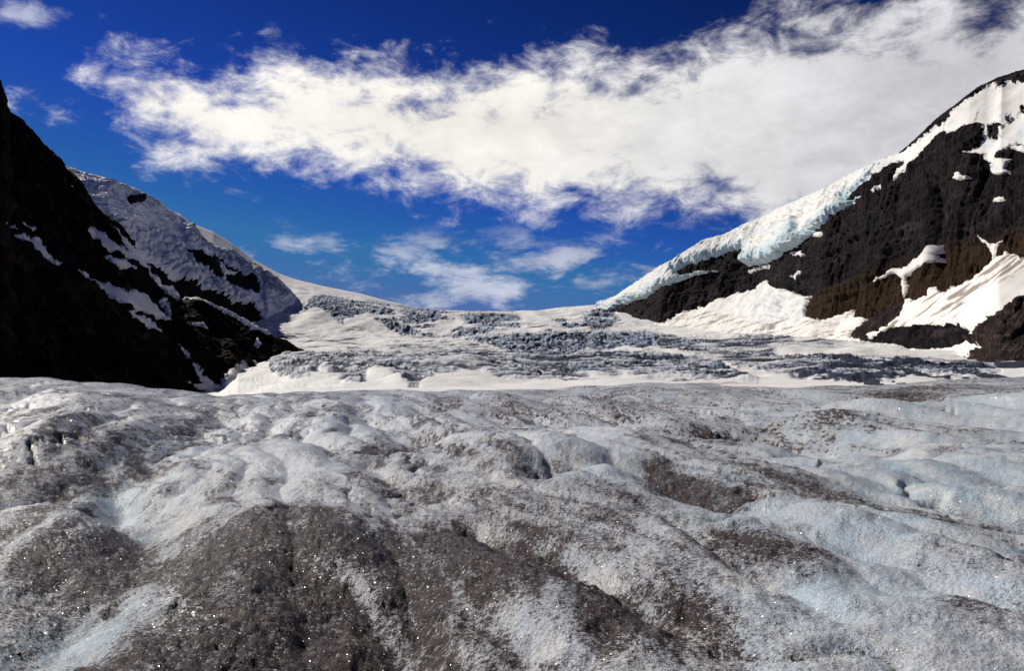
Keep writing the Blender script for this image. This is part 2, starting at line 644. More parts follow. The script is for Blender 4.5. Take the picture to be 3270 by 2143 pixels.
M_MOR = mat_rock('moraine_debris', (0.026, 0.018, 0.017), (0.052, 0.036, 0.032), (0.060, 0.035, 0.022), scale=0.02)

# ------------------------------------------------------------------ 1. near glacier ice
CRX = np.array([-1500, 0, 250, 430, 560, 690, 900, 1200, 1500, 1800, 2070, 2500, 2800, 2960, 3270, 3700, 5000], float)
CRY = np.array([1190, 1203, 1207, 1224, 1240, 1253, 1248, 1243, 1245, 1238, 1226, 1230, 1225, 1209, 1200, 1195, 1195], float)
RC = 46.0


def k_of(az):
    px = CX + F * np.tan(np.clip(az, -1.1, 1.1))
    c = np.interp(px, CRX, CRY)
    return -(c - HOR) / F + EYE / RC, -(c - HOR) / F


def ground(px, py):
    """where the line of sight meets the mean ice surface"""
    x, y, z = ray(px, py)
    h = np.hypot(x, y)
    az = np.arctan2(x, y)
    k, _ = k_of(az)
    r = np.clip(EYE / np.maximum(k - z / h, 0.01), 0.5, 60)
    return r * np.sin(az), r * np.cos(az)


def line_dist(X, Y, pts):
    """distance to polyline, signed side (positive = right of travel), and position along it"""
    pts = np.asarray(pts, float)
    best = np.full(X.shape, 1e9); side = np.zeros(X.shape); par = np.zeros(X.shape)
    n = len(pts) - 1
    for i in range(n):
        ax, ay = pts[i]; bx, by = pts[i + 1]
        ex, ey = bx - ax, by - ay
        L2 = ex * ex + ey * ey + 1e-12
        tt = np.clip(((X - ax) * ex + (Y - ay) * ey) / L2, 0, 1)
        qx = X - ax - ex * tt; qy = Y - ay - ey * tt
        d = np.hypot(qx, qy)
        s = -(qx * ey - qy * ex)
        mk = d < best
        best = np.where(mk, d, best)
        side = np.where(mk, np.sign(s), side)
        par = np.where(mk, (i + tt) / n, par)
    return best, side, par


def gpts(pts):
    return [tuple(float(v) for v in ground(a, b)) for a, b in pts]


def build_near():
    NR = 620
    az = np.concatenate([np.linspace(-math.pi, -0.95, 36, endpoint=False), np.linspace(-0.95, -0.64, 90, endpoint=False), np.linspace(-0.64, 0.64, 950),
                         np.linspace(0.64, 0.95, 91)[1:], np.linspace(0.95, math.pi, 37)[1:]])
    r = np.exp(np.linspace(math.log(1.5), math.log(210), NR))
    A, R = np.meshgrid(az, r)
    X = R * np.sin(A); Y = R * np.cos(A)
    k, ec = k_of(A)
    zc = ec * RC
    Z = np.where(R < RC, -EYE + k * R, zc - (R - RC) * 0.035 - 0.0006 * (R - RC) ** 2)
    PX0, PY0 = project(np.stack([X, Y, Z + EYE], -1))
    # runnels drain towards the viewer and a little to the right
    wx = X + 0.42 * noise2(X / 4, Y / 4, 91) + 0.10 * noise2(X / 1.3, Y / 1.3, 92)
    wy = Y + 0.9 * noise2(X / 4, Y / 4, 93) + 0.3 * noise2(X / 1.3, Y / 1.3, 94)
    T = wx * 0.96 + wy * 0.28
    Sg = wx * 0.28 - wy * 0.96
    fade = 1 - sstep(60, 130, R)
    bil = lambda a, b, sd_: np.abs(noise2(a, b, sd_)) - 0.3
    h = 0.62 * bil(T / 6.5, Sg / 24, 1)
    h += 0.34 * bil(T / 2.5, Sg / 13, 2)
    h += 0.20 * bil(T / 1.1, Sg / 8.0, 3)
    h += 0.03 * bil(T / 0.45, Sg / 1.7, 4)
    far_gain = sstep(8, 30, R)
    # thin meandering melt grooves
    gn = noise2(T / 1.5 + 0.25 * noise2(X / 0.5, Y / 0.5, 57), Sg / 8.0, 58)
    gr = np.exp(-(gn / 0.055) ** 2) * sstep(-0.15, 0.25, noise2(X / 3.1, Y / 3.1, 59))
    gn2 = noise2(T / 0.55 + 3 + 0.2 * noise2(X / 0.25, Y / 0.25, 61), Sg / 3.2, 62)
    gr2 = np.exp(-(gn2 / 0.06) ** 2) * sstep(0.0, 0.35, noise2(X / 1.7, Y / 1.7, 64)) * sstep(14, 8, R)
    h -= 0.080 * gr * (0.4 + 0.6 * sstep(5, 11, R)) + 0.012 * gr2
    h *= (1.0 + 0.65 * far_gain)
    h += far_gain * 0.28 * (np.abs(noise2(T / 3.4 + 7, Sg / 9.0, 12)) - 0.3)
    near_env = 1.0
    dirt_shade = np.full(X.shape, 0.50) - 0.20 * sstep(0.05, 0.4, A) * sstep(40, 14, R)  + 0.26 * fbm2(T / 1.6, Sg / 6.0, 4, 0.55, 21) + 0.20 * fbm2(T / 0.32, Sg / 1.3, 4, 0.65, 28)
    blue = 0.12 + 0.22 * sstep(0.0, 0.4, A) + 0.45 * np.clip(fbm2(T / 3.0, Sg / 6.0, 3, 0.5, 41), 0, 1)

    dirt_shade = dirt_shade + 0.22 * gr + 0.2 * gr2

    def gully(pts, w, depth, dirt_shade_l=0.0, dirt_shade_r=0.0, blue_c=0.0, lw=None, rw=None, taper=0.12, prof=1.6):
        nonlocal h, dirt_shade, blue
        d, s, p = line_dist(X + 0.12 * w * noise2(X / w, Y / w, 55) * 2, Y, gpts(pts))
        lw_, rw_ = lw or w, rw or w
        ww = lw_ + (rw_ - lw_) * (0.5 + 0.5 * np.clip(s * d / (0.6 * min(lw_, rw_)), -1, 1))
        end = sstep(0, taper, p) * sstep(1, 1 - taper, p)
        prof_v = np.exp(-(d / ww) ** prof) * end
        h = h - depth * prof_v
        sw = 0.5 + 0.5 * np.clip(s * d / (0.5 * w), -1, 1)
        dirt_shade = dirt_shade + 0.8 * (dirt_shade_l + (dirt_shade_r - dirt_shade_l) * sw) * np.exp(-(d / (1.6 * ww)) ** 2) * end  # dirt per side, also painting shaded walls dark and lit lips pale
        blue = blue + blue_c * np.exp(-(d / (0.8 * w)) ** 2) * end

    def bump_at(px, py, rx, ry, hh, dd=0.0, bb=0.0, ang=0.0):
        """gaussian swell, radii in photograph pixels turned into metres on the ice"""
        nonlocal h, dirt_shade, blue
        gx, gy = ground(px, py)
        rad = math.hypot(gx, gy)
        mx = rx / F * rad
        y0 = ground(px, py - ry)[1]; y1 = ground(px, py + ry)[1]
        my = abs(y0 - y1) / 2
        ca, sa = math.cos(ang), math.sin(ang)
        # radial / tangential frame
        ux, uy = gx / rad, gy / rad
        a = (X - gx) * uy - (Y - gy) * ux
        b = (X - gx) * ux + (Y - gy) * uy
        a, b = a / mx, b / my
        a, b = ca * a + sa * b, -sa * a + ca * b
        e = np.exp(-(a * a + b * b))
        h = h + hh * e
        dirt_shade = dirt_shade + 0.85 * dd * e
        blue = blue + bb * e

    # the melt stream at the left
    gully([(735, 1300), (660, 1335), (590, 1388), (470, 1430), (400, 1475), (365, 1530), (345, 1600)], 0.75, 0.34, 0.30, 0.0, 0.5)
    gully([(380, 1500), (345, 1570), (350, 1620), (460, 1632), (480, 1680), (440, 1745), (405, 1805), (340, 1850), (200, 1960), (40, 2090), (-60, 2160)], 0.30, 0.15, 0.35, -0.1, 0.75, lw=0.30, rw=0.42)
    bump_at(390, 1510, 60, 40, -0.25, -0.2, 0.7)
    bump_at(480, 1450, 90, 25, 0.0, 0.45)
    bump_at(300, 1480, 110, 25, 0.0, 0.4)
    bump_at(150, 1660, 260, 90, 0.22, 0.42)
    bump_at(100, 1790, 260, 70, 0.03, 0.35)
    bump_at(200, 1960, 230, 90, -0.05, -0.45, 0.5)
    bump_at(640, 1640, 160, 60, 0.06, -0.35)
    bump_at(800, 1440, 260, 90, 0.12, -0.28, 0.1)
    # the big dirt-covered dome
    bump_at(880, 1740, 330, 150, 0.30, 0.42)
    bump_at(760, 1690, 200, 60, 0.02, 0.30)
    bump_at(1250, 1790, 330, 100, 0.06, 0.38)
    bump_at(1500, 1900, 330, 150, 0.05, 0.45)
    bump_at(950, 1980, 380, 170, 0.02, 0.42)
    bump_at(600, 2060, 250, 130, 0.0, 0.42)
    bump_at(1950, 2060, 300, 120, 0.0, 0.42)
    # steps on the dome: shaded drop painted dark on the left, sunlit lip painted pale
    gully([(815, 1803), (880, 1815), (1000, 1835), (1110, 1860), (1190, 1935), (1270, 2040), (1350, 2143), (1430, 2230)], 0.13, 0.16, 0.45, -0.55, 0.0, lw=0.34, rw=0.14, taper=0.5, prof=1.5)
    gully([(1140, 1985), (1200, 2060), (1270, 2140), (1330, 2210)], 0.10, 0.09, 0.4, -0.3, 0.0, lw=0.22, rw=0.14, taper=0.4)
    gully([(1480, 1960), (1600, 2050), (1690, 2150), (1750, 2230)], 0.16, 0.12, 0.4, -0.4, 0.0, lw=0.30, rw=0.16, taper=0.3)
    # runnels of the middle and right
    gully([(1480, 1680), (1650, 1750), (1800, 1850), (1960, 1950)], 0.22, 0.15, 0.35, -0.3, 0.0, lw=0.34, rw=0.16)
    gully([(2110, 1700), (2200, 1740), (2330, 1830), (2480, 1950), (2700, 2090)], 0.20, 0.14, 0.1, 0.55, 0.0, lw=0.22, rw=0.40, taper=0.3)
    gully([(2060, 1500), (2110, 1560), (2180, 1600), (2240, 1680), (2330, 1760)], 0.45, 0.15, 0.15, 0.35, 0.1, lw=0.7, rw=0.45)
    for a_, b_, wd, dp, dl, dr in (((1400, 1640), (1800, 1900), 0.10, 0.07, 0.3, -0.15), ((1650, 1730), (2200, 2110), 0.10, 0.08, 0.35, -0.2),
                                   ((1980, 1650), (2520, 1990), 0.11, 0.10, 0.3, 0.1), ((1900, 1900), (2250, 2170), 0.09, 0.07, 0.3, -0.2),
                                   ((1250, 1870), (1560, 2170), 0.08, 0.06, 0.3, -0.2), ((2330, 1900), (2800, 2160), 0.12, 0.07, 0.3, -0.1),
                                   ((1150, 1480), (1400, 1640), 0.20, 0.10, 0.2, -0.2), ((1580, 1480), (1800, 1600), 0.2, 0.10, 0.2, -0.1)):
        m1 = (a_[0] * 0.67 + b_[0] * 0.33 + 14, a_[1] * 0.67 + b_[1] * 0.33 - 12)
        m2 = (a_[0] * 0.33 + b_[0] * 0.67 - 10, a_[1] * 0.33 + b_[1] * 0.67 + 6)
        gully([a_, m1, m2, b_], wd, dp, dl, dr, 0.0, lw=wd * 1.5, rw=wd * 0.8, taper=0.3)
    bump_at(2110, 1540, 55, 45, 0.02, 0.85)
    bump_at(2190, 1590, 70, 28, -0.05, 0.7)
    bump_at(1900, 1480, 170, 60, 0.15, -0.45)
    bump_at(1990, 1560, 90, 40, -0.05, -0.4, 0.5)
    bump_at(1780, 1560, 120, 36, -0.34, 0.25, 0.15, 0.2)
    bump_at(1640, 1530, 120, 30, 0.10, 0.15)
    bump_at(1880, 1590, 110, 30, 0.14, -0.2)
    bump_at(2520, 1540, 200, 50, 0.14, 0.55)
    bump_at(2650, 1640, 300, 50, 0.02, 0.40)
    bump_at(2980, 1650, 260, 30, 0.0, 0.30)
    bump_at(2600, 1735, 330, 45, 0.05, -0.60)
    bump_at(2900, 1500, 420, 50, 0.16, -0.55, 0.15)
    bump_at(2780, 1830, 110, 40, -0.08, -0.45, 0.9)
    bump_at(2740, 1920, 50, 60, -0.02, -0.3, 0.8)
    bump_at(2620, 1870, 140, 50, 0.04, 0.25)
    bump_at(3050, 1780, 350, 70, 0.05, -0.50, 0.25)
    bump_at(2800, 1990, 350, 90, -0.04, -0.40, 0.5)
    bump_at(3100, 2060, 200, 60, 0.05, 0.45)
    bump_at(3250, 1880, 120, 40, 0.03, 0.45)
    # blue-white swells in the upper right
    gully([(2500, 1455), (2640, 1448), (2800, 1465), (2990, 1490), (3270, 1525)], 0.8, 0.22, -0.4, -0.5, 0.75)
    bump_at(2620, 1420, 200, 22, 0.30, -0.8, 0.35)
    bump_at(2950, 1455, 240, 22, 0.25, -0.7, 0.30)
    gully([(2280, 1330), (2500, 1345), (2700, 1390), (2850, 1415), (2990, 1425)], 1.1, 0.45, 0.55, 0.2, 0.0, lw=1.6, rw=0.8)
    bump_at(2950, 1310, 260, 14, 0.40, -0.5, 0.2)
    bump_at(2700, 1335, 120, 12, 0.20, 0.55)
    bump_at(2890, 1262, 90, 14, -0.9, 0.75)
    bump_at(2860, 1245, 110, 8, 0.35, 0.2)
    bump_at(2250, 1338, 60, 7, -0.2, 0.6)
    bump_at(2180, 1370, 55, 9, -0.2, 0.5)
    bump_at(1910, 1266, 40, 7, -0.8, 0.8)
    bump_at(1515, 1417, 42, 9, -0.30, 0.85)
    bump_at(1380, 1405, 70, 12, -0.30, 0.5)
    bump_at(1270, 1415, 60, 12, -0.12, 0.5)
    bump_at(1190, 1460, 60, 25, -0.30, 0.1, 0.2)
    bump_at(1240, 1300, 70, 22, 0.16, -0.6, 0.3)
    bump_at(1500, 1310, 60, 22, 0.14, -0.5, 0.2)
    bump_at(1420, 1290, 60, 14, 0.1, 0.3)
    bump_at(650, 1380, 60, 20, 0.0, 0.35)

    # fine relief
    h += 0.022 * noise2(X / 0.33, Y / 0.36, 5)
    h += (0.010 + 0.010 * np.clip(dirt_shade, 0, 1)) * noise2(X / 0.15, Y / 0.17, 6)
    nearw = 1 - sstep(10, 24, R)
    h += nearw * (0.006 + 0.008 * np.clip(dirt_shade, 0, 1)) * noise2(X / 0.07, Y / 0.08, 7)
    h += nearw * (0.003 + 0.005 * np.clip(dirt_shade, 0, 1)) * noise2(X / 0.032, Y / 0.036, 8)
    edge_keep = 1 - 0.70 * np.exp(-((R - RC) / 18.0) ** 2)
    Z = Z + h * fade * np.where(R > 25, edge_keep, 1.0)
    # little pits filled with soot on dirty parts
    P = np.stack([X, Y, Z + EYE], -1)
    dirt_shade = np.clip(dirt_shade, 0, 1.3)
    dirt_shade = np.where(dirt_shade > 0.6, 0.6 + 0.85 * (dirt_shade - 0.6), dirt_shade)
    dirt_shade = np.clip(dirt_shade + 0.20 * fbm2(T / 0.30, Sg / 1.6, 4, 0.65, 36) * (R < 30), 0, 0.92)
    o = grid_obj('glacier_ice', P, M_ICE, {'dirt_shade': dirt_shade, 'blue': np.clip(blue, 0, 1), 'far': sstep(5, 26, R)})
    tag(o, 'grey sooty glacier ice with melt runnels filling the whole foreground', 'glacier', kind='structure')
    return P


near_P = build_near()

# ------------------------------------------------------------------ 2. upper glacier, icefall and col
def build_glacier():
    px = np.linspace(450, 3900, 1250)
    full = lambda y, d: ([-2000, 6000], [y, y], [d, d])
    L = []
    L.append(full(1275, 190))
    L.append(([450, 700, 1100, 1635, 2100, 2500, 2900, 3300, 3900], [1310, 1275, 1238, 1232, 1222, 1218, 1212, 1205, 1200], [700, 640, 520, 500, 500, 480, 450, 420, 400]))
    L.append(([450, 700, 760, 950, 1250, 1500, 1700, 2000, 2300, 2600, 2900, 3200, 3900], [1300, 1255, 1212, 1190, 1185, 1180, 1190, 1195, 1200, 1195, 1190, 1190, 1185], [1150, 1100, 1060, 940, 880, 860, 850, 800, 760, 700, 640, 560, 500]))
    # lip of the first bench
    L.append(([450, 800, 930, 1300, 1635, 1900, 2150, 2350, 2600, 2900, 3200, 3900], [1150, 1128, 1121, 1118, 1119, 1123, 1128, 1140, 1150, 1160, 1175, 1175], [1500, 1480, 1450, 1400, 1350, 1280, 1200, 1080, 950, 820, 680, 580]))
    L.append(([450, 800, 930, 1300, 1635, 1900, 2150, 2350, 2600, 2900, 3200, 3900], [1140, 1122, 1119, 1119, 1121, 1124, 1126, 1132, 1140, 1150, 1165, 1165], [1750, 1750, 1750, 1750, 1720, 1600, 1450, 1300, 1120, 960, 800, 650]))
    # second bench: serac wall in the middle
    L.append(([450, 800, 930, 1200, 1450, 1550, 1680, 1900, 2100, 2300, 2600, 2900, 3200, 3900], [1080, 1085, 1090, 1088, 1083, 1070, 1063, 1063, 1070, 1078, 1085, 1110, 1140, 1150], [2500, 2400, 2300, 2250, 2200, 2100, 2050, 2020, 2000, 1850, 1550, 1280, 1000, 750]))
    L.append(([450, 800, 930, 1200, 1450, 1550, 1680, 1900, 2100, 2300, 2600, 2900, 3200, 3900], [1060, 1072, 1083, 1083, 1080, 1072, 1067, 1066, 1068, 1072, 1078, 1100, 1130, 1150], [2700, 2700, 2700, 2700, 2650, 2600, 2550, 2500, 2400, 2150, 1750, 1450, 1100, 850]))
    # top of the icefall / foot of the snow dome
    L.append(([450, 800, 1000, 1150, 1300, 1450, 1635, 1760, 1900, 2100, 2300, 2600, 2900, 3900], [900, 940, 950, 975, 990, 998, 1000, 1000, 990, 985, 1020, 1050, 1080, 1130], [3500, 3500, 3450, 3450, 3450, 3450, 3450, 3450, 3400, 3300, 2900, 2300, 1800, 900]))
    # skyline
    sk = c1((1000, 490), (1060, 540), (1180, 585), (1290, 655), (1400, 740), (1550, 820)) + c2((300, 85), (500, 135), (750, 185), (950, 240), (1150, 285), (1350, 303), (1500, 308), (1780, 313), (2000, 305), (2380, 260))
    xs = [450] + [p[0] for p in sk] + [1935, 2100, 2400, 3900]
    ys = [640] + [p[1] for p in sk] + [964, 960, 1000, 1110]
    ds = list(np.interp(xs, [450, 900, 1300, 1700, 2000, 2400, 3900], [4300, 4400, 4500, 4300, 3900, 3100, 950]))
    L.append((xs, ys, ds))
    L.append((xs, [y + 12 for y in ys], [d + 900 for d in ds]))
    P = loft(L, px, [12, 34, 70, 10, 66, 10, 74, 46, 12])
    P = smooth_rows(P, 2)
    PX, PY = project(P)
    X, Y, Z = P[..., 0], P[..., 1], P[..., 2]
    nx = 9 * fbm2(PX / 60, PY / 25, 3, 0.5, 60)
    ny = 5 * fbm2(PX / 60, PY / 25, 3, 0.5, 63)

    def zone(poly, w):
        return sstep(-2.0 * w, 1.4 * w, poly_sd(PX + nx, PY + ny, poly))
    fallL = zone(c2((370, 290), (430, 200), (600, 215), (730, 225), (900, 245), (1100, 275), (1350, 308), (1600, 314), (1800, 322), (1880, 360), (1850, 420), (1700, 440), (1550, 480), (1400, 500), (1250, 470), (1050, 470), (960, 430), (850, 360), (730, 330), (660, 400), (590, 370), (500, 290), (440, 270)), 5)
    fallR = zone(c2((2120, 370), (2250, 320), (2420, 290)) + c3((250, 940), (420, 900), (350, 1010), (420, 1060), (250, 1130), (100, 1130), (-30, 1090), (-60, 1050)), 5)
    wall = zone(c2((1480, 500), (1640, 480), (1850, 462), (2380, 458)) + c3((350, 1130), (640, 1140), (680, 1220), (600, 1260), (420, 1240), (200, 1265), (0, 1290)) + c2((2100, 605), (1800, 590), (1680, 540)), 4)
    mid = zone(c2((920, 545), (1000, 515), (1250, 500), (1480, 500), (1650, 560), (1800, 590), (1600, 590), (1200, 585), (1080, 575), (980, 560)), 4)
    bench = zone(c2((100, 640), (250, 600), (600, 588), (1000, 582), (1500, 590), (2380, 600)) + c3((300, 1285), (640, 1290), (900, 1330), (1100, 1350), (1300, 1440), (1380, 1490), (1000, 1480), (600, 1460), (200, 1440), (0, 1470))
                 + c2((2380, 800), (2000, 780), (1750, 775), (1650, 735), (1550, 680), (1400, 735), (1300, 720), (1240, 775), (1150, 838), (1100, 832), (1000, 770), (930, 735), (830, 735), (760, 800), (700, 812), (600, 760), (540, 720), (470, 690), (380, 770), (250, 770), (150, 720)), 5)
    band = zone(c3((650, 1150), (760, 1160), (900, 1200), (1200, 1190), (1400, 1160), (1650, 1150), (1640, 1200), (1450, 1230), (1600, 1260)) + c5((150, 1130), (600, 1130), (900, 1150), (1150, 1185), (1450, 1200), (1700, 1215), (1900, 1215), (2150, 1255), (2150, 1290), (1900, 1310), (1650, 1300), (1450, 1310), (1050, 1345), (800, 1330), (500, 1300), (200, 1260), (0, 1210)) + c3((900, 1290), (750, 1260), (680, 1230)), 4)
    strk = zone(c2((150, 440), (400, 470), (650, 490), (820, 540), (700, 580), (450, 550), (250, 500)), 4)
    # left dirty stripes (debris) where ice meets the dark ridge
    # displacement: transverse crevasses
    wxx = X + 14 * fbm2(X / 90, Y / 90, 3, 0.5, 70)
    wyy = Y + 14 * fbm2(X / 90, Y / 90, 3, 0.5, 74)
    cre = fbm2(wxx / 130, (wyy + 0.30 * wxx) / 52, 5, 0.62, 80, ridge=True)
    cre2 = fbm2(wxx / 55, (wyy + 0.2 * wxx) / 34, 4, 0.6, 84, ridge=True)
    zn = lambda a: (a - a.mean()) / a.std()
    cre = zn(cre); cre2 = zn(cre2)
    f1, f2, cid = cells2(wxx / 30, wyy / 62, 88)
    ser = np.clip((f2 - f1) * 2.2, 0, 1) * (0.25 + 1.0 * cid * cid)
    f1b, f2b, cidb = cells2(wxx / 13, wyy / 30, 89)
    serb = np.clip((f2b - f1b) * 2.2, 0, 1) * (0.4 + 0.9 * cidb)
    stray = 0.55 * sstep(0.15, 0.6, fbm2(X / 210, Y / 260, 4, 0.6, 121)) * sstep(600, 900, Y) * sstep(3600, 3200, Y)
    c_tr = np.clip(np.maximum(bench + 0.8 * band + 0.6 * mid + 0.35 * strk, stray), 0, 1)
    c_tr = np.clip(c_tr * (0.82 + 0.5 * fbm2(X / 120, Y / 150, 3, 0.6, 123)), 0, 1)
    patchy = sstep(-0.35, 0.15, fbm2(X / 170, Y / 260, 3, 0.55, 77) + 0.1)
    c_ser = np.clip((fallL + fallR) * patchy + wall, 0, 1)
    dz = c_tr * (2.4 * cre + 1.1 * cre2 + 0.6 * serb)
    dz += c_ser * (10 * ser + 5 * serb + 1.6 * cre2 - 7) * np.where(wall > 0.5, 0.75, 1.0)
    soft = 1 - np.clip(c_tr + c_ser, 0, 1)
    dz += soft * (9 * fbm2(X / 160, Y / 200, 3, 0.5, 95) + 1.0 * fbm2(wxx / 30, wyy / 18, 3, 0.5, 99)) * sstep(230, 700, Y)
    # snow cones on the front of the first bench
    for bx, by, ww, hh in ((1050, 1175, 55, 7), (1205, 1190, 50, 7), (1270, 1215, 50, 5), (1480, 1165, 100, 7), (960, 1195, 70, 6)):
        dz += hh * np.exp(-((PX - bx) / ww) ** 2 - ((PY - by) / 14) ** 2) * (Y < 1350)
    sky_keep = 1 - 0.85 * sstep(3900, 4300, Y)
    P = P.copy()
    P[..., 2] += dz * sky_keep
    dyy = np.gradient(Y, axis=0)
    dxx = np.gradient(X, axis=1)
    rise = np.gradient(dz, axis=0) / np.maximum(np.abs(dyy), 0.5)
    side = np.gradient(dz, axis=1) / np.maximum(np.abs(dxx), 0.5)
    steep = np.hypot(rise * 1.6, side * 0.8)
    bare_shade = sstep(0.16, 0.50, steep + 0.10 * fbm2(X / 30, Y / 60, 3, 0.6, 119)) * np.clip(c_tr + c_ser, 0, 1)  # steep walls: exposed ice, with crevasse shade painted into its colour
    blue = 0.9 * bare_shade + 0.4 * c_tr * sstep(0.8, 0.2, cre + 0.5 * cre2) + c_ser * (0.25 + 0.75 * sstep(0.55, 0.1, ser * 0.7 + serb * 0.4)) + 0.25 * bench + 0.15 * band
    dirt_shade = 0.02 + 0.75 * bare_shade * sstep(-0.6, 0.5, fbm2(X / 60, Y / 60, 3, 0.6, 117)) * np.clip(c_tr + 0.5 * c_ser, 0, 1) + c_tr * (0.6 * sstep(0.35, -0.25, cre) + 0.5 * sstep(0.0, -0.6, cre2)) + 0.6 * c_ser * sstep(0.5, 0.1, serb)  # walls and gaps darkened as painted shade, on top of real soot
    dirt_shade += 0.25 * band + 0.15 * bench
    # sooty foliation bands that follow the flow
    fol = fbm2(PX / 420, (PY + 0.04 * PX) / 9, 4, 0.6, 105)
    dirt_shade += 0.85 * (1 - np.clip(c_tr + c_ser, 0, 1)) * sstep(0.30, 0.75, fol) * sstep(1015, 1050, PY) * np.where(PX > 1750, sstep(1262, 1235, PY), sstep(1215, 1170, PY)) * np.where(PX < 1000, 1.0, 0.65)
    dirt_shade += 0.5 * strk * sstep(0.0, 0.5, fol)
    fol2 = fbm2(PX / 260, (PY - 0.10 * PX) / 14, 4, 0.6, 109)
    dirt_shade += 1.2 * sstep(2500, 2800, PX) * sstep(0.0, 0.22, fol2) * sstep(1125, 1150, PY)
    o = grid_obj('glacier', P, M_GLAC, {'dirt_shade': np.clip(dirt_shade, 0, 1), 'blue': np.clip(blue, 0, 1)})
    tag(o, 'snow covered upper glacier with crevassed benches and icefall below the col', 'glacier', kind='structure')
    return P


build_glacier()


# ------------------------------------------------------------------ overlays (snow, ice and debris lying on rock)
def overlay(name, P, N, PX, PY, sd, T, mat, k=0.9, sharp=1.0, noise_amp=0.0, noise_len=30.0, attrs=None, margin=7, label=None, cat=None, group=None, kind=None, edge=3.0, seed=0, bias=0.0):
    """a sheet that rises out of the rock inside sd>0 and dives into it outside"""
    mpp = P[..., 1] / F
    sdn = sd + 1.3 * edge * fbm2(PX / 15, PY / 15, 4, 0.65, 130 + seed)
    s = sdn * mpp * k
    off = T * np.tanh(s * sharp / T)
    if noise_amp:
        inside = sstep(0, 12, sdn)
        off = off + inside * noise_amp * fbm3(P[..., 0] / noise_len, P[..., 1] / noise_len, P[..., 2] / noise_len, 4, 0.55, 150 + seed)
    off = off + bias * sstep(-2.5, 1.5, sdn)
    Q = P + N * off[..., None]
    rim = sstep(9, -1, sdn) * sstep(-0.2, 0.5, fbm2(PX / 11, PY / 9, 3, 0.6, 170 + seed))
    a = {'dirt_shade': 0.75 * rim, 'blue': np.zeros(PX.shape), 'brown': np.zeros(PX.shape)}
    for kk, v in (attrs or {}).items():
        a[kk] = v(sdn, Q) if callable(v) else v
        if kk == 'dirt_shade':
            a[kk] = np.maximum(a[kk], 0.75 * rim)
    o = grid_obj(name, Q, mat, a, keep=(sdn > -margin))
    if o:
        tag(o, label, cat, group, kind)
    return o


# ------------------------------------------------------------------ 3. right mountain
def up_slope(yb, db, yt, deg):
    """depth of a point seen at yt that lies up a slope of deg from a point seen at yb, depth db"""
    ta = math.tan(math.radians(deg))
    eb = (HOR - yb) / F
    et = (HOR - yt) / F
    return db * (ta - eb) / np.maximum(ta - et, 0.12)


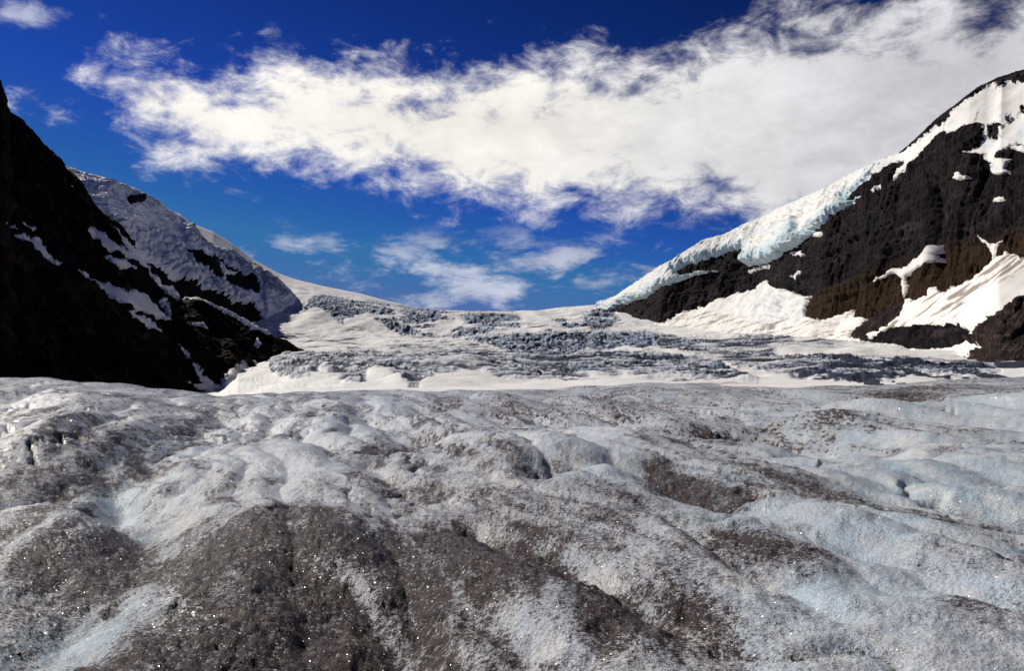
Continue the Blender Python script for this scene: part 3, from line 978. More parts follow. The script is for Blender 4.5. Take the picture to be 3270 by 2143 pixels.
def build_right():
    px = np.linspace(1915, 3950, 760)
    sky = c3((250, 935), (300, 925), (400, 880), (530, 790), (600, 740), (700, 670), (800, 630), (900, 560), (1000, 490), (1150, 450), (1300, 370), (1500, 280)) + c4((280, 940), (400, 880), (530, 800), (700, 720), (870, 655), (1000, 550), (1150, 410), (1300, 290), (1370, 235), (1460, 170), (1550, 130), (1650, 90), (1783, 50)) + [(3420, 190), (3600, 170), (3950, 210)]
    foot = [(1915, 1060), (2000, 1066), (2114, 1072), (2300, 1080), (2600, 1090), (2750, 1125), (2950, 1145), (3100, 1170), (3200, 1205), (3300, 1215), (3950, 1230)]
    fd = np.interp([p[0] for p in foot], [1915, 2114, 2300, 2600, 2900, 3200, 3950], [3300, 2600, 2250, 1750, 1300, 900, 560])
    base = c3((250, 960), (360, 1000), (440, 1040), (560, 1080), (700, 1078), (840, 1000), (980, 960), (1100, 900), (1200, 858), (1330, 838), (1440, 790), (1520, 840), (1720, 885)) + c5((530, 650), (500, 780), (620, 838), (720, 835), (900, 790), (930, 825), (1060, 825), (1300, 690), (1350, 650), (1430, 680), (1540, 640), (1640, 610), (1830, 540), (1950, 460), (2100, 310), (2230, 300), (2340, 350)) + [(3400, 860), (3600, 900), (3950, 980)]
    base = sorted(base)
    fx = np.array([p[0] for p in foot]); fy = np.array([p[1] for p in foot])
    bx = np.array([p[0] for p in base]); by = np.array([p[1] for p in base])
    # smooth the cliff foot
    g = np.linspace(1915, 3950, 300)
    byg = np.interp(g, bx, by)
    kern = np.ones(9) / 9
    byg = np.convolve(np.pad(byg, 4, 'edge'), kern, 'valid')
    fyg = np.interp(g, fx, fy); fdg = np.interp(g, fx, fd)
    bdg = up_slope(fyg, fdg, byg, 31)
    syg = np.interp(g, [p[0] for p in sky], [p[1] for p in sky])
    # top of the cliff band, about 55 % of the way
    tyg = np.minimum(np.interp(g, [1915, 1979, 2078, 2226, 2374, 2470, 2600, 2694, 2793, 2892, 2986, 3040, 3143, 3270, 3950], [972, 974, 938, 845, 830, 826, 734, 655, 560, 525, 450, 424, 430, 470, 500]), byg - 4)
    tyg = np.maximum(tyg, syg + 3)
    tdg = up_slope(byg, bdg, tyg, 66)
    sdg = up_slope(tyg, tdg, syg, 44)
    lines = [(g, fyg + 14, fdg * 0.97), (g, fyg, fdg), (g, byg, bdg), (g, tyg, tdg), (g, syg, sdg), (g, syg + 30, sdg + 260), (g, np.full(300, 1150.0), sdg + 1100)]
    P = loft(lines, px, [5, 95, 150, 110, 16, 12])
    P = smooth_rows(P, 3)
    N = normals(smooth_rows(smooth_rows(P, 12), 12, 1))
    N = face_eye(N, P)
    PX, PY = project(P)
    nrow = P.shape[0]
    front = (np.arange(nrow) < 5 + 95 + 150 + 110 + 1)[:, None] & np.ones(P.shape[1], bool)
    X, Y, Z = P[..., 0], P[..., 1], P[..., 2]

    skl = [(p[0], p[1] - 14) for p in sky]
    hang = [p for p in skl if p[0] < 2800] + c4((790, 700), (720, 790), (620, 880), (500, 972), (560, 980), (620, 940), (560, 1010), (500, 1035), (400, 1080), (290, 1190), (150, 1300)) + c3((1630, 540), (1560, 590), (1480, 640), (1383, 662), (1300, 662), (1270, 640), (1285, 545), (1100, 580), (950, 640), (800, 708), (830, 738), (950, 710), (1100, 688), (950, 730), (800, 795), (740, 808), (680, 820), (620, 870), (520, 910), (400, 950), (330, 1000), (240, 1000))
    snow_hi = c4((700, 715), (870, 660), (950, 625), (1050, 545), (1150, 480), (1240, 410), (1290, 335), (1400, 258), (1480, 205), (1590, 140), (1640, 160), (1720, 120), (1783, 145)) + [(3400, 270), (3500, 330), (3420, 420), (3330, 450)] + c4((1783, 580), (1700, 590), (1600, 640), (1590, 680), (1680, 690), (1630, 745), (1670, 770), (1640, 792), (1600, 800), (1560, 780), (1575, 720), (1510, 690), (1520, 650), (1400, 655), (1500, 590), (1520, 540), (1500, 450), (1380, 480), (1270, 505), (1230, 490), (1150, 560), (1050, 640), (940, 770), (840, 850), (880, 780), (940, 700), (840, 712), (740, 790), (690, 800))
    isl = [c4((1520, 470), (1600, 430), (1640, 450), (1610, 500), (1620, 545), (1570, 555), (1530, 510)), c4((1650, 400), (1690, 375), (1705, 420), (1670, 445)), c4((1590, 110), (1700, 70), (1800, 60), (1800, 150), (1720, 155), (1680, 135), (1640, 165), (1600, 185)), c4((1770, 330), (1800, 320), (1800, 390), (1775, 370))]
    cone = c3((1440, 770), (1480, 800), (1520, 830), (1600, 850), (1700, 880), (1728, 890), (1720, 950), (1690, 1000), (1783, 1050)) + c5((620, 845), (720, 840), (850, 770), (905, 735), (915, 822), (1050, 830), (950, 935), (900, 990), (960, 1000), (1050, 1035), (990, 1070), (1100, 1100), (1500, 1095), (1700, 1150)) + [(3000, 1250), (1880, 1250), (1880, 1000)] + c3((360, 1010), (440, 1045), (560, 1083), (700, 1083), (850, 1003), (980, 962), (1100, 902), (1200, 860), (1330, 840), (1400, 800))
    big = c5((1345, 655), (1430, 682), (1540, 642), (1545, 590), (1600, 520), (1630, 600), (1700, 612), (1830, 542), (1950, 462), (2100, 312), (2200, 285), (2290, 300), (2340, 360)) + [(3420, 880)] + c5((2340, 690), (2250, 750), (2090, 840), (2080, 900), (1880, 1040), (1980, 1060), (2050, 1085), (1900, 1160), (1600, 1220), (1200, 1170), (900, 1120), (1000, 1095), (1500, 1095), (1750, 1058), (1890, 985), (1895, 930), (1820, 885), (1640, 890), (1420, 908), (1250, 905), (1060, 1005), (1050, 950), (1110, 920), (1300, 810), (1320, 720))
    shelf = c5((1085, 520), (1250, 405), (1330, 395), (1450, 330), (1600, 180), (1605, 235), (1550, 285), (1600, 305), (1520, 360), (1430, 410), (1335, 480), (1345, 600), (1325, 640), (1305, 560), (1310, 490), (1250, 440), (1130, 505))
    runnel = c5((1950, 135), (2040, 205), (2120, 172), (2080, 250), (2075, 330), (2060, 340), (2045, 230), (1980, 175))

    warp = lambda k: (PX + 5 * fbm2(PX / 30, PY / 30, 3, 0.6, 200 + k), PY + 5 * fbm2(PX / 30, PY / 30, 3, 0.6, 210 + k))
    wX, wY = warp(0)
    big_m = 1e9
    sd = {}
    for nm, po in (('hang', hang), ('hi', snow_hi), ('cone', cone), ('big', big), ('shelf', shelf), ('runnel', runnel)):
        s_ = poly_sd(wX, wY, po)
        sd[nm] = np.where(front, s_, -99)
    for i_ in isl:
        sd['hi'] = np.minimum(sd['hi'], -poly_sd(wX, wY, i_))
    union = np.max([sd[k] for k in sd], 0)
    rocky = sstep(6, -8, union)

    # rock relief: vertical ribs, gullies and ledges
    along = X * 0.35 - Y * 0.93
    wob = 18 * fbm2(along / 120, Z / 120, 3, 0.5, 220)
    ribs = fbm2((along + wob) / 75, Z / 420, 5, 0.58, 225, ridge=True)
    ribs2 = fbm2((along + wob) / 22, Z / 90, 4, 0.6, 231, ridge=True)
    but = fbm2((along + 2 * wob) / 170, Z / 800, 2, 0.5, 229)
    ribs3 = fbm2((along + 0.5 * wob) / 9, Z / 30, 3, 0.6, 233, ridge=True)
    dipz = Z - 0.22 * along + 12 * fbm2(along / 200, Z / 200, 2, 0.5, 235)
    ledg = fbm2(dipz / 46, along / 700, 4, 0.6, 237)
    rough = fbm3(X / 26, Y / 26, Z / 26, 4, 0.6, 241)
    disp = rocky * (16 * but + 5 * (ribs - 0.9) - 3.0 * (ribs2 - 0.7) + 6.0 * ledg + 0.9 * rough - 1.6 * (ribs3 - 0.7))
    disp += (1 - rocky) * (6 * but - 2.0 + 3 * fbm3(X / 90, Y / 90, Z / 90, 3, 0.5, 245))
    # deep gully in the middle of the face
    gx = np.interp(PY, [560, 700, 780, 870], [2975, 2990, 3000, 2990])
    disp -= 45 * np.exp(-((PX - gx) / 22) ** 2) * sstep(540, 620, PY) * sstep(900, 840, PY)
    gx2 = np.interp(PY, [850, 1010], [2735, 2710])
    disp -= 14 * np.exp(-((PX - gx2) / 14) ** 2) * sstep(880, 920, PY) * sstep(1020, 1000, PY) * rocky
    gx3 = np.interp(PY, [840, 910], [2988, 2984])
    disp -= 20 * np.exp(-((PX - gx3) / 11) ** 2) * sstep(800, 850, PY) * sstep(930, 900, PY)
    # rock benches stand out below the red ledge
    skyfade = 1 - 0.8 * np.exp(-((PY - np.interp(PX, g, syg)) / 14.0) ** 2)
    disp = disp * np.where(front, skyfade, 0.3)
    Pd = P + N * disp[..., None]
    brown = sstep(-25, 40, PY - np.interp(PX, [1900, 2560, 2700, 2900, 3100, 3270, 3950], [1300, 960, 890, 830, 760, 735, 700])) + 0.15 * fbm2(PX / 60, PY / 40, 3, 0.5, 250)
    debris = np.where(PX > 2700, sstep(1000, 1030, PY), 0)
    o = grid_obj('mountain_right', Pd, M_ROCK, {'brown': np.clip(brown, 0, 1), 'dirt_shade': 0, 'blue': 0}, smooth=False)
    tag(o, 'steep dark rock mountain face rising on the right of the glacier', 'mountain', kind='structure')
    Pc = np.where(rocky[..., None] > 0.5, Pd, Pd)
    kw = dict(P=Pc, N=N, PX=PX, PY=PY)

    # hanging glacier with its broken front
    f1, f2, cid = cells2(along / 17 + 0.4 * noise2(along / 20, Z / 20, 261), Z / 46, 262)
    blk = np.clip((f2 - f1) * 2.5, 0, 1) * (0.3 + cid)
    hs = sd['hang']
    mpp = Y / F
    front_face = sstep(26, 6, hs)
    serac = c3((1275, 545), (1310, 430), (1480, 400), (1640, 330), (1700, 330), (1690, 470), (1630, 545), (1560, 595), (1480, 645), (1383, 668), (1300, 668), (1265, 645))
    ser_sd = poly_sd(wX, wY, serac)
    sdh = hs + 3.5 * fbm2(PX / 16, PY / 16, 3, 0.6, 266)
    off = 21 * np.tanh(np.maximum(sdh, -6) * mpp * 3.5 / 21) * np.interp(PX, [2450, 2620, 2790], [1, 0.8, 0.3])
    off += sstep(-4, 10, hs) * (8 * blk + 4 * fbm3(X / 12, Y / 12, Z / 12, 3, 0.6, 268) - 4) * (0.3 + 0.8 * front_face)
    off += 15 * sstep(-3, 9, ser_sd)
    st = fbm2((Z + 0.3 * along) / 16, along / 120, 3, 0.6, 269, ridge=True)
    off += sstep(20, 40, hs) * 5 * (st - 0.6)
    off *= np.where(np.arange(nrow)[:, None] > 5 + 95 + 150 + 92, np.interp(np.arange(nrow), [342, 362], [1, 0.25])[:, None], 1)
    Q = Pd + N * off[..., None]
    bl = np.clip(0.85 * np.maximum(front_face, sstep(45, 10, ser_sd) * sstep(-6, 2, ser_sd) * sstep(735, 770, PY + 0.35 * (PX - 2450))) * (0.5 + 0.8 * blk) + 0.30 * sstep(0.4, 0.05, blk) * sstep(70, 20, hs), 0, 1)
    o = grid_obj('hanging_glacier', Q, M_HANG, {'dirt_shade': np.clip(0.25 * sstep(0.3, -0.3, st), 0, 1), 'blue': bl}, keep=(sdh > -5) & front)
    tag(o, 'pale blue hanging glacier with broken ice cliff draped over the dark rock ridge', 'hanging glacier')

    overlay('snow_slope', sd=sd['hi'], T=1.5, bias=2.5, mat=M_SNOW, label='bright snow slope high on the right peak with narrow couloir', cat='snow slope', seed=1,
            attrs={'dirt_shade': lambda s, q: 0.55 * sstep(0.1, 0.7, fbm2(PX / 16 + PY / 90, PY / 160, 3, 0.5, 271)) * sstep(60, 20, np.abs(PY - 380 + 0.3 * (PX - 3150))),
                   'blue': lambda s, q: 0.3 * sstep(0, .5, fbm2(PX / 90, PY / 60, 3, 0.5, 272))}, **kw)
    bands = lambda s, q: np.clip(0.25 + 0.5 * fbm2((PX + 0.9 * PY) / 130, (PY - 0.55 * PX) / 10, 4, 0.6, 275), 0, 1) * sstep(10, 60, s)
    rubble = fbm2(PX / 24, PY / 16, 4, 0.65, 278)
    cx, cy = 2470, 1010
    cm = np.exp(-((PX - 2480) / 95) ** 2 - ((PY - 985) / 62) ** 2)
    overlay('avalanche_cone', sd=sd['cone'], T=3, bias=3, mat=M_SNOW, label='fan of avalanche snow and ice rubble below the dark cliff', cat='snow cone', seed=2, noise_amp=2.2, noise_len=26,
            attrs={'dirt_shade': lambda s, q: np.clip(0.12 + 0.5 * sstep(-0.1, 0.5, fbm2((PX + 0.9 * PY) / 90, (PY + 0.28 * PX) / 9, 4, 0.6, 276)) * sstep(1000, 1030, PY + 0.12 * np.abs(PX - 2470)) + 0.3 * cm * sstep(0.1, 0.6, rubble), 0, 1),
                   'blue': lambda s, q: np.clip(0.75 * cm * sstep(-0.2, 0.4, rubble), 0, 1)}, **kw)
    overlay('snow_field', sd=sd['big'], T=2.5, bias=3, mat=M_SNOW, label='broad smooth snowfield sweeping down at the right edge below brown cliffs', cat='snowfield', seed=3,
            attrs={'dirt_shade': lambda s, q: np.clip(0.1 + 0.95 * sstep(-0.1, 0.6, fbm2((PX * 0.85 - PY * 0.5) / 160 + 3, (PY * 0.85 + PX * 0.55) / 13, 4, 0.6, 281)) * sstep(110, 20, np.abs(PY + 0.62 * (PX - 3000) - 975)), 0, 1)}, **kw)
    overlay('snow_patch', sd=sd['shelf'], T=1, bias=2, mat=M_SNOW, edge=1.5, label='forked snow patch on a ledge between the grey and brown cliffs', cat='snow patch', group='snow patches on the right face', seed=4, **kw)
    overlay('snow_patch', sd=sd['runnel'], T=1, bias=2, mat=M_SNOW, edge=1.0, label='small y-shaped snow gully above the big right snowfield', cat='snow patch', group='snow patches on the right face', seed=5, **kw)
    small = [(c4((700, 905), (750, 875), (760, 888), (715, 908)), 'tiny snow fleck just below the upper hanging ice'),
             (c4((1340, 800), (1370, 795), (1400, 830), (1430, 828), (1390, 848), (1345, 828)), 'small split snow fleck under the snowy couloir'),
             (c4((1590, 985), (1610, 965), (1640, 968), (1640, 985)), 'lone snow dot near the right edge in the dark cliff'),
             (c3((1290, 690), (1400, 680), (1470, 660), (1480, 672), (1400, 692), (1300, 700)), 'thin snow line beneath the blue ice block'),
             (c3((1610, 575), (1650, 562), (1690, 585), (1640, 580)), 'short snow dash right of the blue ice block'),
             (c3((1615, 740), (1640, 712), (1670, 708), (1650, 730), (1630, 752)), 'broken snow fleck in the cliff above the avalanche fan'),
             (c4((265, 1225), (290, 1205), (312, 1215), (285, 1230)), 'bright snow chip beside the hanging ice tip'),
             (c4((1700, 600), (1790, 590), (1790, 640), (1770, 630)), 'snow scrap at the right edge below the upper slope')]
    for i, (po, lb) in enumerate(small):
        s_ = np.where(front, poly_sd(PX, PY, po), -99)
        overlay('snow_patch', sd=s_ + 2.5, T=0.7, k=0.7, bias=1.3, mat=M_SNOW, edge=2.5, margin=6, label=lb, cat='snow patch', group='snow patches on the right face', seed=6 + i, **kw)

    # moraine and debris slopes
    mor = c5((2420, 640), (2340, 690), (2250, 750), (2090, 840), (2080, 900), (1880, 1040), (1980, 1060), (2050, 1085), (1990, 1130), (1900, 1180), (1850, 1240), (2100, 1330), (2500, 1400)) + [(3950, 1300), (3950, 900), (3420, 900)]
    overlay('debris_slope', sd=np.where(front, poly_sd(wX, wY, mor), -99), T=4, bias=3, mat=M_MOR, label='dark brown scree slope at the lower right edge', cat='scree slope', seed=20, noise_amp=2.5, noise_len=20, edge=7, **kw)
    ton = c5((1345, 645), (1325, 720), (1305, 805), (1100, 918), (1050, 950), (1060, 1010), (1000, 1020), (900, 992), (950, 938), (1100, 820), (1300, 690))
    overlay('debris_tongue', sd=np.where(front, poly_sd(wX, wY, ton), -99), T=3, bias=2, mat=M_MOR, label='dark debris tongue running down from the gully between snow', cat='scree slope', seed=21, noise_amp=1.2, noise_len=16, edge=3, **kw)
    isl2 = c5((980, 1072), (1060, 1008), (1200, 935), (1250, 908), (1420, 905), (1640, 885), (1820, 878), (1800, 915), (1890, 928), (1895, 985), (1750, 1055), (1500, 1090), (1100, 1098))
    s2 = np.where(front, poly_sd(wX, wY, isl2), -99)
    overlay('rock_island', sd=s2, T=12, k=1.5, bias=3, mat=M_ROCK, label='long dark rock outcrop standing in the lower right snow', cat='rock outcrop', seed=22, noise_amp=6, noise_len=18, edge=4,
            attrs={'brown': lambda s, q: 0.8 * sstep(1075, 1055, PY + 0.05 * (PX - 2850)) * sstep(3000, 2900, PX)}, **kw)


build_right()


# ------------------------------------------------------------------ 4. left ice cap and left ridge
def build_left_cap():
    px = np.linspace(120, 950, 430)
    top = [(120, 495)] + c1((345, 222), (470, 262), (600, 292), (700, 325), (780, 368), (880, 420), (1000, 500), (1060, 545), (1110, 600), (1170, 655), (1290, 690), (1400, 760), (1500, 825), (1560, 870), (1600, 905), (1648, 955))
    bot = [(120, 700)] + c1((600, 510), (700, 620), (800, 800), (900, 890), (1000, 980), (1200, 1050), (1380, 1110), (1450, 1105), (1500, 1065), (1560, 1015), (1648, 962))
    x0 = np.array([p[0] for p in top]); y0 = np.array([p[1] for p in top])
    x1 = np.array([p[0] for p in bot]); y1 = np.array([p[1] for p in bot])
    g = np.linspace(120, 950, 200)
    ty = np.interp(g, x0, y0); by = np.interp(g, x1, y1)
    by = np.maximum(by, ty + 6)
    bd = np.interp(g, [120, 450, 600, 760, 850, 950], [2350, 2350, 2500, 2800, 2980, 3390])
    my = ty * 0.45 + by * 0.55
    md = up_slope(by, bd, my, 34)
    td = up_slope(my, md, ty, 26)
    L = [(g, by + np.interp(g, [120, 820, 950], [40, 34, 3]), bd + np.interp(g, [120, 820, 950], [0, 40, 400])), (g, by, bd), (g, my, md), (g, ty, td), (g, ty + 10, td + 200), (g, np.full(200, 1050.), td + 900)]
    P = loft(L, px, [10, 110, 100, 10, 10])
    P = smooth_rows(P, 6)
    N = normals(smooth_rows(smooth_rows(P, 12), 12, 1))
    N = face_eye(N, P)
    PX, PY = project(P)
    nrow = P.shape[0]
    front = (np.arange(nrow) < 221)[:, None] & np.ones(P.shape[1], bool)
    X, Y, Z = P[..., 0], P[..., 1], P[..., 2]
    wX = PX + 6 * fbm2(PX / 30, PY / 24, 3, 0.6, 300)
    wY = PY + 5 * fbm2(PX / 30, PY / 24, 3, 0.6, 303)
    rock_lo = c1((790, 775), (880, 795), (930, 850), (1000, 855), (1100, 890), (1230, 945), (1280, 975), (1380, 990), (1450, 1065), (1470, 1100), (1380, 1092), (1200, 1012), (1000, 968), (960, 900), (900, 885), (840, 830))
    rock_up = c1((1025, 660), (1060, 690), (1110, 680), (1130, 720), (1200, 722), (1260, 755), (1330, 800), (1400, 850), (1445, 905), (1430, 922), (1340, 905), (1300, 893), (1220, 850), (1130, 790), (1070, 730))
    snow_in = c1((1190, 750), (1230, 770), (1250, 800), (1330, 800), (1300, 830), (1240, 825), (1205, 785))
    hole = c1((700, 395), (770, 405), (775, 440), (740, 445), (710, 420))
    sl = poly_sd(wX, wY, rock_lo)
    su = np.minimum(poly_sd(wX, wY, rock_up), -poly_sd(wX, wY, snow_in))
    sh = poly_sd(wX, wY, hole)
    # ice cliffs: zone above each rock band
    along = 0.6 * X + 0.8 * Y
    cliff1 = sstep(0, 6, sl + 26) * sstep(0, -8, sl)
    ser = c1((560, 540), (650, 520), (760, 580), (880, 610), (1000, 650), (1060, 740), (1180, 810), (1290, 890), (1350, 960), (1390, 1000), (1280, 975), (1130, 905), (1000, 850), (900, 780), (800, 720), (700, 620))
    zs = sstep(-6, 6, poly_sd(wX, wY, ser))
    edge2 = c1((1060, 545), (1110, 600), (1170, 655), (1290, 690), (1400, 760), (1550, 850), (1640, 950), (1560, 960), (1440, 900), (1330, 790), (1200, 720), (1100, 670), (1020, 600))
    ze = sstep(-6, 6, poly_sd(wX, wY, edge2))
    capc = c1((450, 280), (600, 300), (720, 340), (860, 420), (880, 470), (800, 480), (690, 400), (560, 330))
    zc = sstep(-6, 6, poly_sd(wX, wY, capc))
    f1, f2, cid = cells2(along / 30, Z / 26, 310)
    blk = np.clip((f2 - f1) * 2.4, 0, 1) * (0.3 + cid)
    st = fbm2((Z + 0.35 * along) / 22, along / 140, 4, 0.6, 312, ridge=True)
    disp = zs * (16 * blk + 12) + ze * (8 * fbm2(along / 14, Z / 60, 3, 0.6, 314) + 14) + zc * 8
    disp += (1 - zs) * (6 * (st - 0.6)) * (0.5 + 0.7 * sstep(640, 480, PX)) * 1.6
    disp += 22 * fbm3(X / 150, Y / 150, Z / 150, 4, 0.5, 316)
    disp -= 10 * sstep(-4, 4, su) + 16 * sstep(-4, 4, sl)
    skyf = 1 - 0.8 * np.exp(-((PY - np.interp(PX, x0, y0)) / 12.0) ** 2)
    disp = disp * np.where(front, skyf, 0.2)
    Pd = P + N * disp[..., None]
    dirt_shade = 0.10 + 0.35 * sstep(0.4, -0.3, st) * sstep(620, 500, PX) + 0.15 * zs * sstep(0.5, 0.1, blk) + 0.25 * ze
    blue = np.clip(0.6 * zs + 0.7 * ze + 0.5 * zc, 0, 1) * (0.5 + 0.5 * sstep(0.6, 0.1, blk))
    o = grid_obj('ice_cap', Pd, M_CAP, {'dirt_shade': np.clip(dirt_shade, 0, 1), 'blue': blue})
    tag(o, 'shaded ice cap with crevassed edges above the left ridge', 'ice cap', kind='structure')
    kw = dict(P=Pd, N=N, PX=PX, PY=PY)
    for po_sd, lb, sdd in ((sl, 'dark rock band beneath the left ice cliff', 1), (su, 'black rock patch with snow streak in the left ice cap', 2), (sh, 'small black rock window high on the left ice cap', 3)):
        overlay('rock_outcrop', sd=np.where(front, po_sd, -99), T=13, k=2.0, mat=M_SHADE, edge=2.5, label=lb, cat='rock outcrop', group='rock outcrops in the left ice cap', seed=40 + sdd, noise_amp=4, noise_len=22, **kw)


build_left_cap()


def build_left_ridge():
    px = np.linspace(-900, 985, 620)
    top = [(-900, -150), (-500, -60), (-250, 60), (-80, 170), (0, 255), (20, 345), (72, 385)] + c1((140, 2), (200, 60), (260, 125), (330, 190), (365, 240), (410, 280), (470, 350), (510, 430), (580, 500), (640, 540), (690, 600), (760, 720), (800, 790), (870, 880), (940, 930), (1000, 965), (1080, 962), (1150, 985), (1250, 1030), (1350, 1085), (1420, 1125), (1500, 1160), (1580, 1190), (1640, 1235), (1700, 1262))
    td = np.interp([p[0] for p in top], [-900, 0, 200, 330, 460, 600, 985], [900, 1340, 1310, 1270, 1290, 1350, 1500])
    bot = [(-900, 1300), (0, 1275), (500, 1275), (700, 1262), (735, 1215), (800, 1185), (870, 1160), (950, 1128), (985, 1135)]
    bd = np.interp([p[0] for p in bot], [-900, 0, 500, 735, 985], [420, 640, 860, 1080, 1470])
    g = np.linspace(-900, 985, 500)
    ty = np.interp(g, [p[0] for p in top], [p[1] for p in top]); tdg = np.interp(g, [p[0] for p in top], td)
    by = np.interp(g, [p[0] for p in bot], [p[1] for p in bot]); bdg = np.interp(g, [p[0] for p in bot], bd)
    by = np.maximum(by, ty + 5)
    L = [(g, by + 25, bdg * 1.02), (g, by, bdg), (g, ty, tdg), (g, ty + 40, tdg + 120), (g, np.full(500, 1150.), tdg + 700)]
    P = loft(L, px, [6, 300, 12, 8])
    P = smooth_rows(P, 2)
    N = normals(smooth_rows(smooth_rows(P, 10), 10, 1))
    N = face_eye(N, P)
    PX, PY = project(P)
    nrow = P.shape[0]
    front = (np.arange(nrow) < 307)[:, None] & np.ones(P.shape[1], bool)
    X, Y, Z = P[..., 0], P[..., 1], P[..., 2]
    wX = PX + 2.5 * fbm2(PX / 26, PY / 26, 3, 0.6, 330)
    wY = PY + 2.5 * fbm2(PX / 26, PY / 26, 3, 0.6, 333)
    patches = [
        (c1((70, 622), (130, 632), (205, 650), (240, 690), (250, 722), (325, 770), (320, 773), (240, 730), (190, 715), (120, 660)), 'blue-grey snow patch nearest the left edge of the dark ridge'),
        (c1((5, 552), (60, 580), (120, 605), (60, 590)), 'thin snow sliver at the left frame edge'),
        (c1((95, 548), (150, 570), (180, 595), (120, 575)), 'short snow streak above the leftmost snow patch'),
        (c1((460, 575), (500, 585), (550, 620), (610, 640), (640, 670), (720, 720), (810, 795), (790, 795), (700, 740), (640, 700), (600, 695), (520, 650), (480, 615)), 'long snow ramp high on the dark ridge below the ice cap'),
        (c1((635, 570), (650, 610), (700, 660), (760, 730), (815, 790), (870, 870), (1000, 960), (985, 968), (880, 890), (800, 800), (720, 720), (660, 660)), 'narrow snow gully running down beside the lower ice cliff'),
        (c1((575, 738), (640, 745), (700, 765), (745, 803), (690, 790), (620, 775)), 'small slanting snow strip in the middle of the dark ridge'),
        (c1((600, 810), (625, 815), (655, 855), (630, 840)), 'tiny snow triangle below the slanting strip'),
        (c1((402, 822), (440, 835), (520, 870), (600, 905), (640, 900), (690, 940), (720, 908), (790, 940), (830, 985), (870, 1030), (935, 1090), (860, 1065), (800, 1060), (720, 1020), (650, 985), (560, 930), (460, 890)), 'largest snow patch with ragged edge in the dark ridge'),
        (c1((870, 985), (910, 962), (925, 965), (905, 990), (930, 1040), (940, 1065), (900, 1010)), 'hooked snow scrap right of the largest patch'),
        (c1((695, 1045), (760, 1062), (830, 1110), (885, 1160), (860, 1158), (780, 1110), (720, 1075)), 'leaf-shaped snow patch below the largest one'),
        (c1((1065, 1105), (1120, 1102), (1150, 1132), (1110, 1120)), 'flat snow fleck on the low shoulder of the ridge'),
        (c1((1410, 1190), (1425, 1185), (1438, 1225), (1420, 1238), (1406, 1225)), 'drop-shaped snow spot near the ridge foot'),
        (c1((965, 1230), (1000, 1245), (1035, 1280), (1040, 1310), (1000, 1270)), 'upper snow streak above the ridge foot'),
        (c1((1055, 1335), (1080, 1360), (1110, 1400), (1150, 1430), (1190, 1475), (1160, 1490), (1100, 1470), (1020, 1440), (1110, 1450), (1080, 1400)), 'snow wedge just above the foreground ice'),
        (c1((1000, 960), (1100, 965), (1200, 1008), (1300, 1055), (1400, 1112), (1500, 1160), (1480, 1162), (1380, 1120), (1250, 1045), (1150, 1002), (1060, 975)), 'thin snow ribbon along the lower crest of the ridge'),
        (c1((1180, 1480), (1260, 1420), (1270, 1360), (1330, 1325), (1390, 1370), (1380, 1410), (1330, 1480)), 'pink-white snow tongue at the very foot of the ridge'),
        (c1((1385, 1320), (1470, 1350), (1560, 1390), (1700, 1400), (1500, 1420), (1420, 1375)), 'snow strip between rock fingers at the ridge foot'),
    ]
    sds = [np.where(front, poly_sd(wX, wY, po), -99) for po, _ in patches]
    rocky = sstep(5, -6, np.max(sds, 0))
    down = fbm2((Y + 0.3 * X) / 60, Z / 200, 5, 0.58, 340, ridge=True)
    rough = fbm3(X / 30, Y / 30, Z / 30, 5, 0.6, 345)
    skyf = 1 - 0.7 * np.exp(-((PY - np.interp(PX, g, ty)) / 12.0) ** 2)
    disp = (rocky * (9 * (down - 0.6) + 5 * rough) + (1 - rocky) * 0.7 * rough) * np.where(front, skyf, 0.3)
    Pd = P + N * disp[..., None]
    # fingers where rock runs out into the glacier
    brown = sstep(60, 0, np.abs(PY - np.interp(PX, [-300, 0, 300, 600, 800, 950], [760, 830, 960, 1130, 1180, 1130]))) * 0.9
    o = grid_obj('mountain_left', Pd, M_SHADE, {'brown': np.clip(brown, 0, 1), 'dirt_shade': 0, 'blue': 0})
    tag(o, 'black shadowed mountain ridge falling from the upper left', 'mountain', kind='structure')
    kw = dict(P=Pd, N=N, PX=PX, PY=PY)
    for i, ((po, lb), s_) in enumerate(zip(patches, sds)):
        overlay('snow_patch', sd=s_ + 1.0, T=4, k=1.6, bias=2.5, mat=M_CAP if i < 15 else M_SNOW, edge=1.4, margin=6, label=lb, cat='snow patch', group='snow patches on the left ridge', seed=60 + i, **kw)


build_left_ridge()


# ------------------------------------------------------------------ 5. small things on the near ice
NPX, NPY = project(near_P)


def on_ice(px, py):
    d = (NPX - px) ** 2 + (NPY - py) ** 2
    cand = np.argwhere(d < max(60.0, d.min() * 2))
    rr = [(np.hypot(*near_P[i, j, :2]), i, j) for i, j in cand]
    rr.sort()
    _, i, j = rr[0]
    return near_P[i, j], i, j


def stone_mesh(seed, r):
    import bmesh
    bm = bmesh.new()
    bmesh.ops.create_icosphere(bm, subdivisions=2, radius=r)
    rs = np.random.default_rng(seed)
    for v in bm.verts:
        n = 1 + 0.28 * float(noise3(v.co.x / r * 1.3 + seed, v.co.y / r * 1.3, v.co.z / r * 1.3, seed))
        v.co = Vector((v.co.x * n * 1.2, v.co.y * n, v.co.z * n * 0.75))
    me = bpy.data.meshes.new('stone')
    bm.to_mesh(me)
    bm.free()
    return me


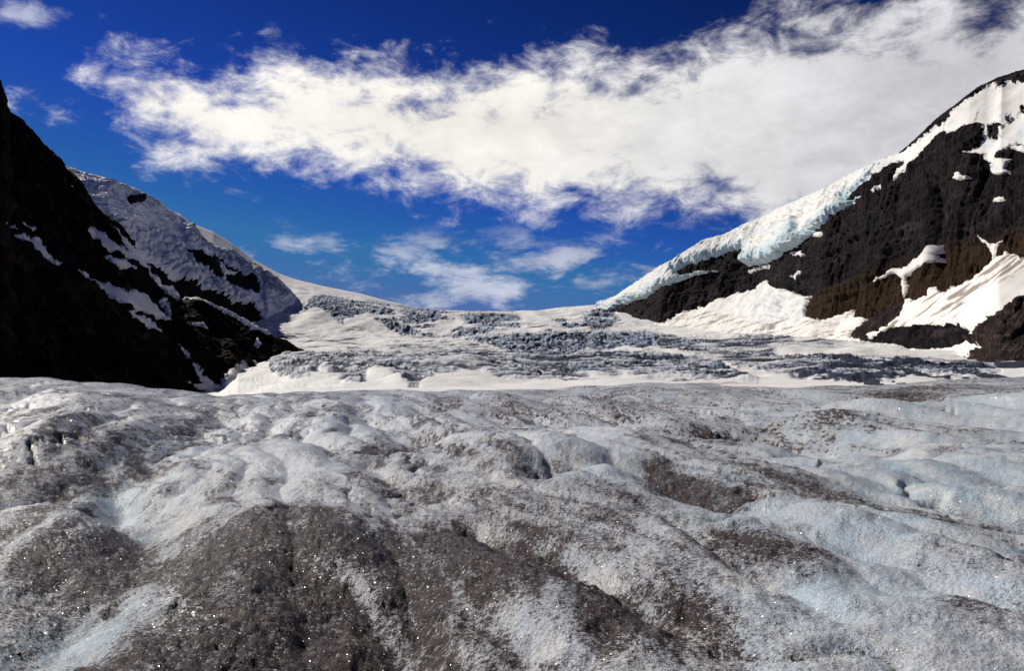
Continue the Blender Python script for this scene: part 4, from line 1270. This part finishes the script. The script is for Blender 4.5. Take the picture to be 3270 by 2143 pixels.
def mat_plain(name, c, rough=0.8, spec=0.2, var=0.5, scale=40.0):
    m, t, b, out, co = new_mat(name)
    g = t.noise(co, scale, 5.0, 0.6)
    t.l.new(t.mix(t.mr(g, 0.3, 0.7), [x * (1 - var) for x in c], c), b.inputs['Base Color'])
    b.inputs['Roughness'].default_value = rough
    b.inputs['Specular IOR Level'].default_value = spec
    t.l.new(bump(t, g, 0.4, 0.004), b.inputs['Normal'])
    return m


M_STONE = mat_plain('wet_black_stone', (0.02, 0.016, 0.016), 0.5, 0.4)
M_GRIT = mat_plain('dark_grit', (0.030, 0.020, 0.018), 0.9, 0.05)

p, _, _ = on_ice(62, 2092)
st = bpy.data.objects.new('stone', stone_mesh(3, 0.013))
COL.objects.link(st)
st.data.materials.append(M_STONE)
st.location = (p[0], p[1], p[2] + 0.006)
tag(st, 'single small black stone on pale ice in the lower left corner', 'stone')


def grit():
    """soot and grit lying in the dirty parts: small flattened pebbles"""
    rs = np.random.default_rng(11)
    H, W = near_P.shape[:2]
    me = bpy.data.objects['glacier_ice'].data
    dv = np.empty(len(me.vertices), np.float32)
    me.attributes['dirt_shade'].data.foreach_get('value', dv)
    r = np.hypot(near_P[..., 0], near_P[..., 1]).ravel()
    area = r ** 2
    fwd = near_P[..., 1].ravel() > np.abs(near_P[..., 0].ravel())
    wgt = np.clip(dv - 0.45, 0, 1) ** 1.3 * area * (r < 16) * (r > 3) * fwd
    wgt = wgt / wgt.sum()
    N = 9000
    idx = rs.choice(len(wgt), N, p=wgt)
    base = near_P.reshape(-1, 3)[idx] + rs.normal(0, 0.006, (N, 3)) * [1, 1, 0]
    size = 0.0028 + 0.006 * rs.random(N) ** 3
    octa = np.array([[1, 0, 0], [-1, 0, 0], [0, 1, 0], [0, -1, 0], [0, 0, 0.7], [0, 0, -0.7]])
    fac = np.array([[0, 2, 4], [2, 1, 4], [1, 3, 4], [3, 0, 4], [2, 0, 5], [1, 2, 5], [3, 1, 5], [0, 3, 5]])
    ang = rs.random(N) * 6.28
    c, s_ = np.cos(ang), np.sin(ang)
    v = octa[None] * (size[:, None, None] * (0.7 + 0.6 * rs.random((N, 6, 1))))
    vx = v[..., 0] * c[:, None] - v[..., 1] * s_[:, None]
    vy = v[..., 0] * s_[:, None] + v[..., 1] * c[:, None]
    V = np.stack([vx, vy, v[..., 2]], -1) + base[:, None]
    Q = fac[None] + 6 * np.arange(N)[:, None, None]
    o = mesh_np('grit', V.reshape(-1, 3), Q.reshape(-1, 3), M_GRIT, smooth=False)
    tag(o, 'dark grit scattered over the dirty ice', 'grit', kind='stuff')


grit()
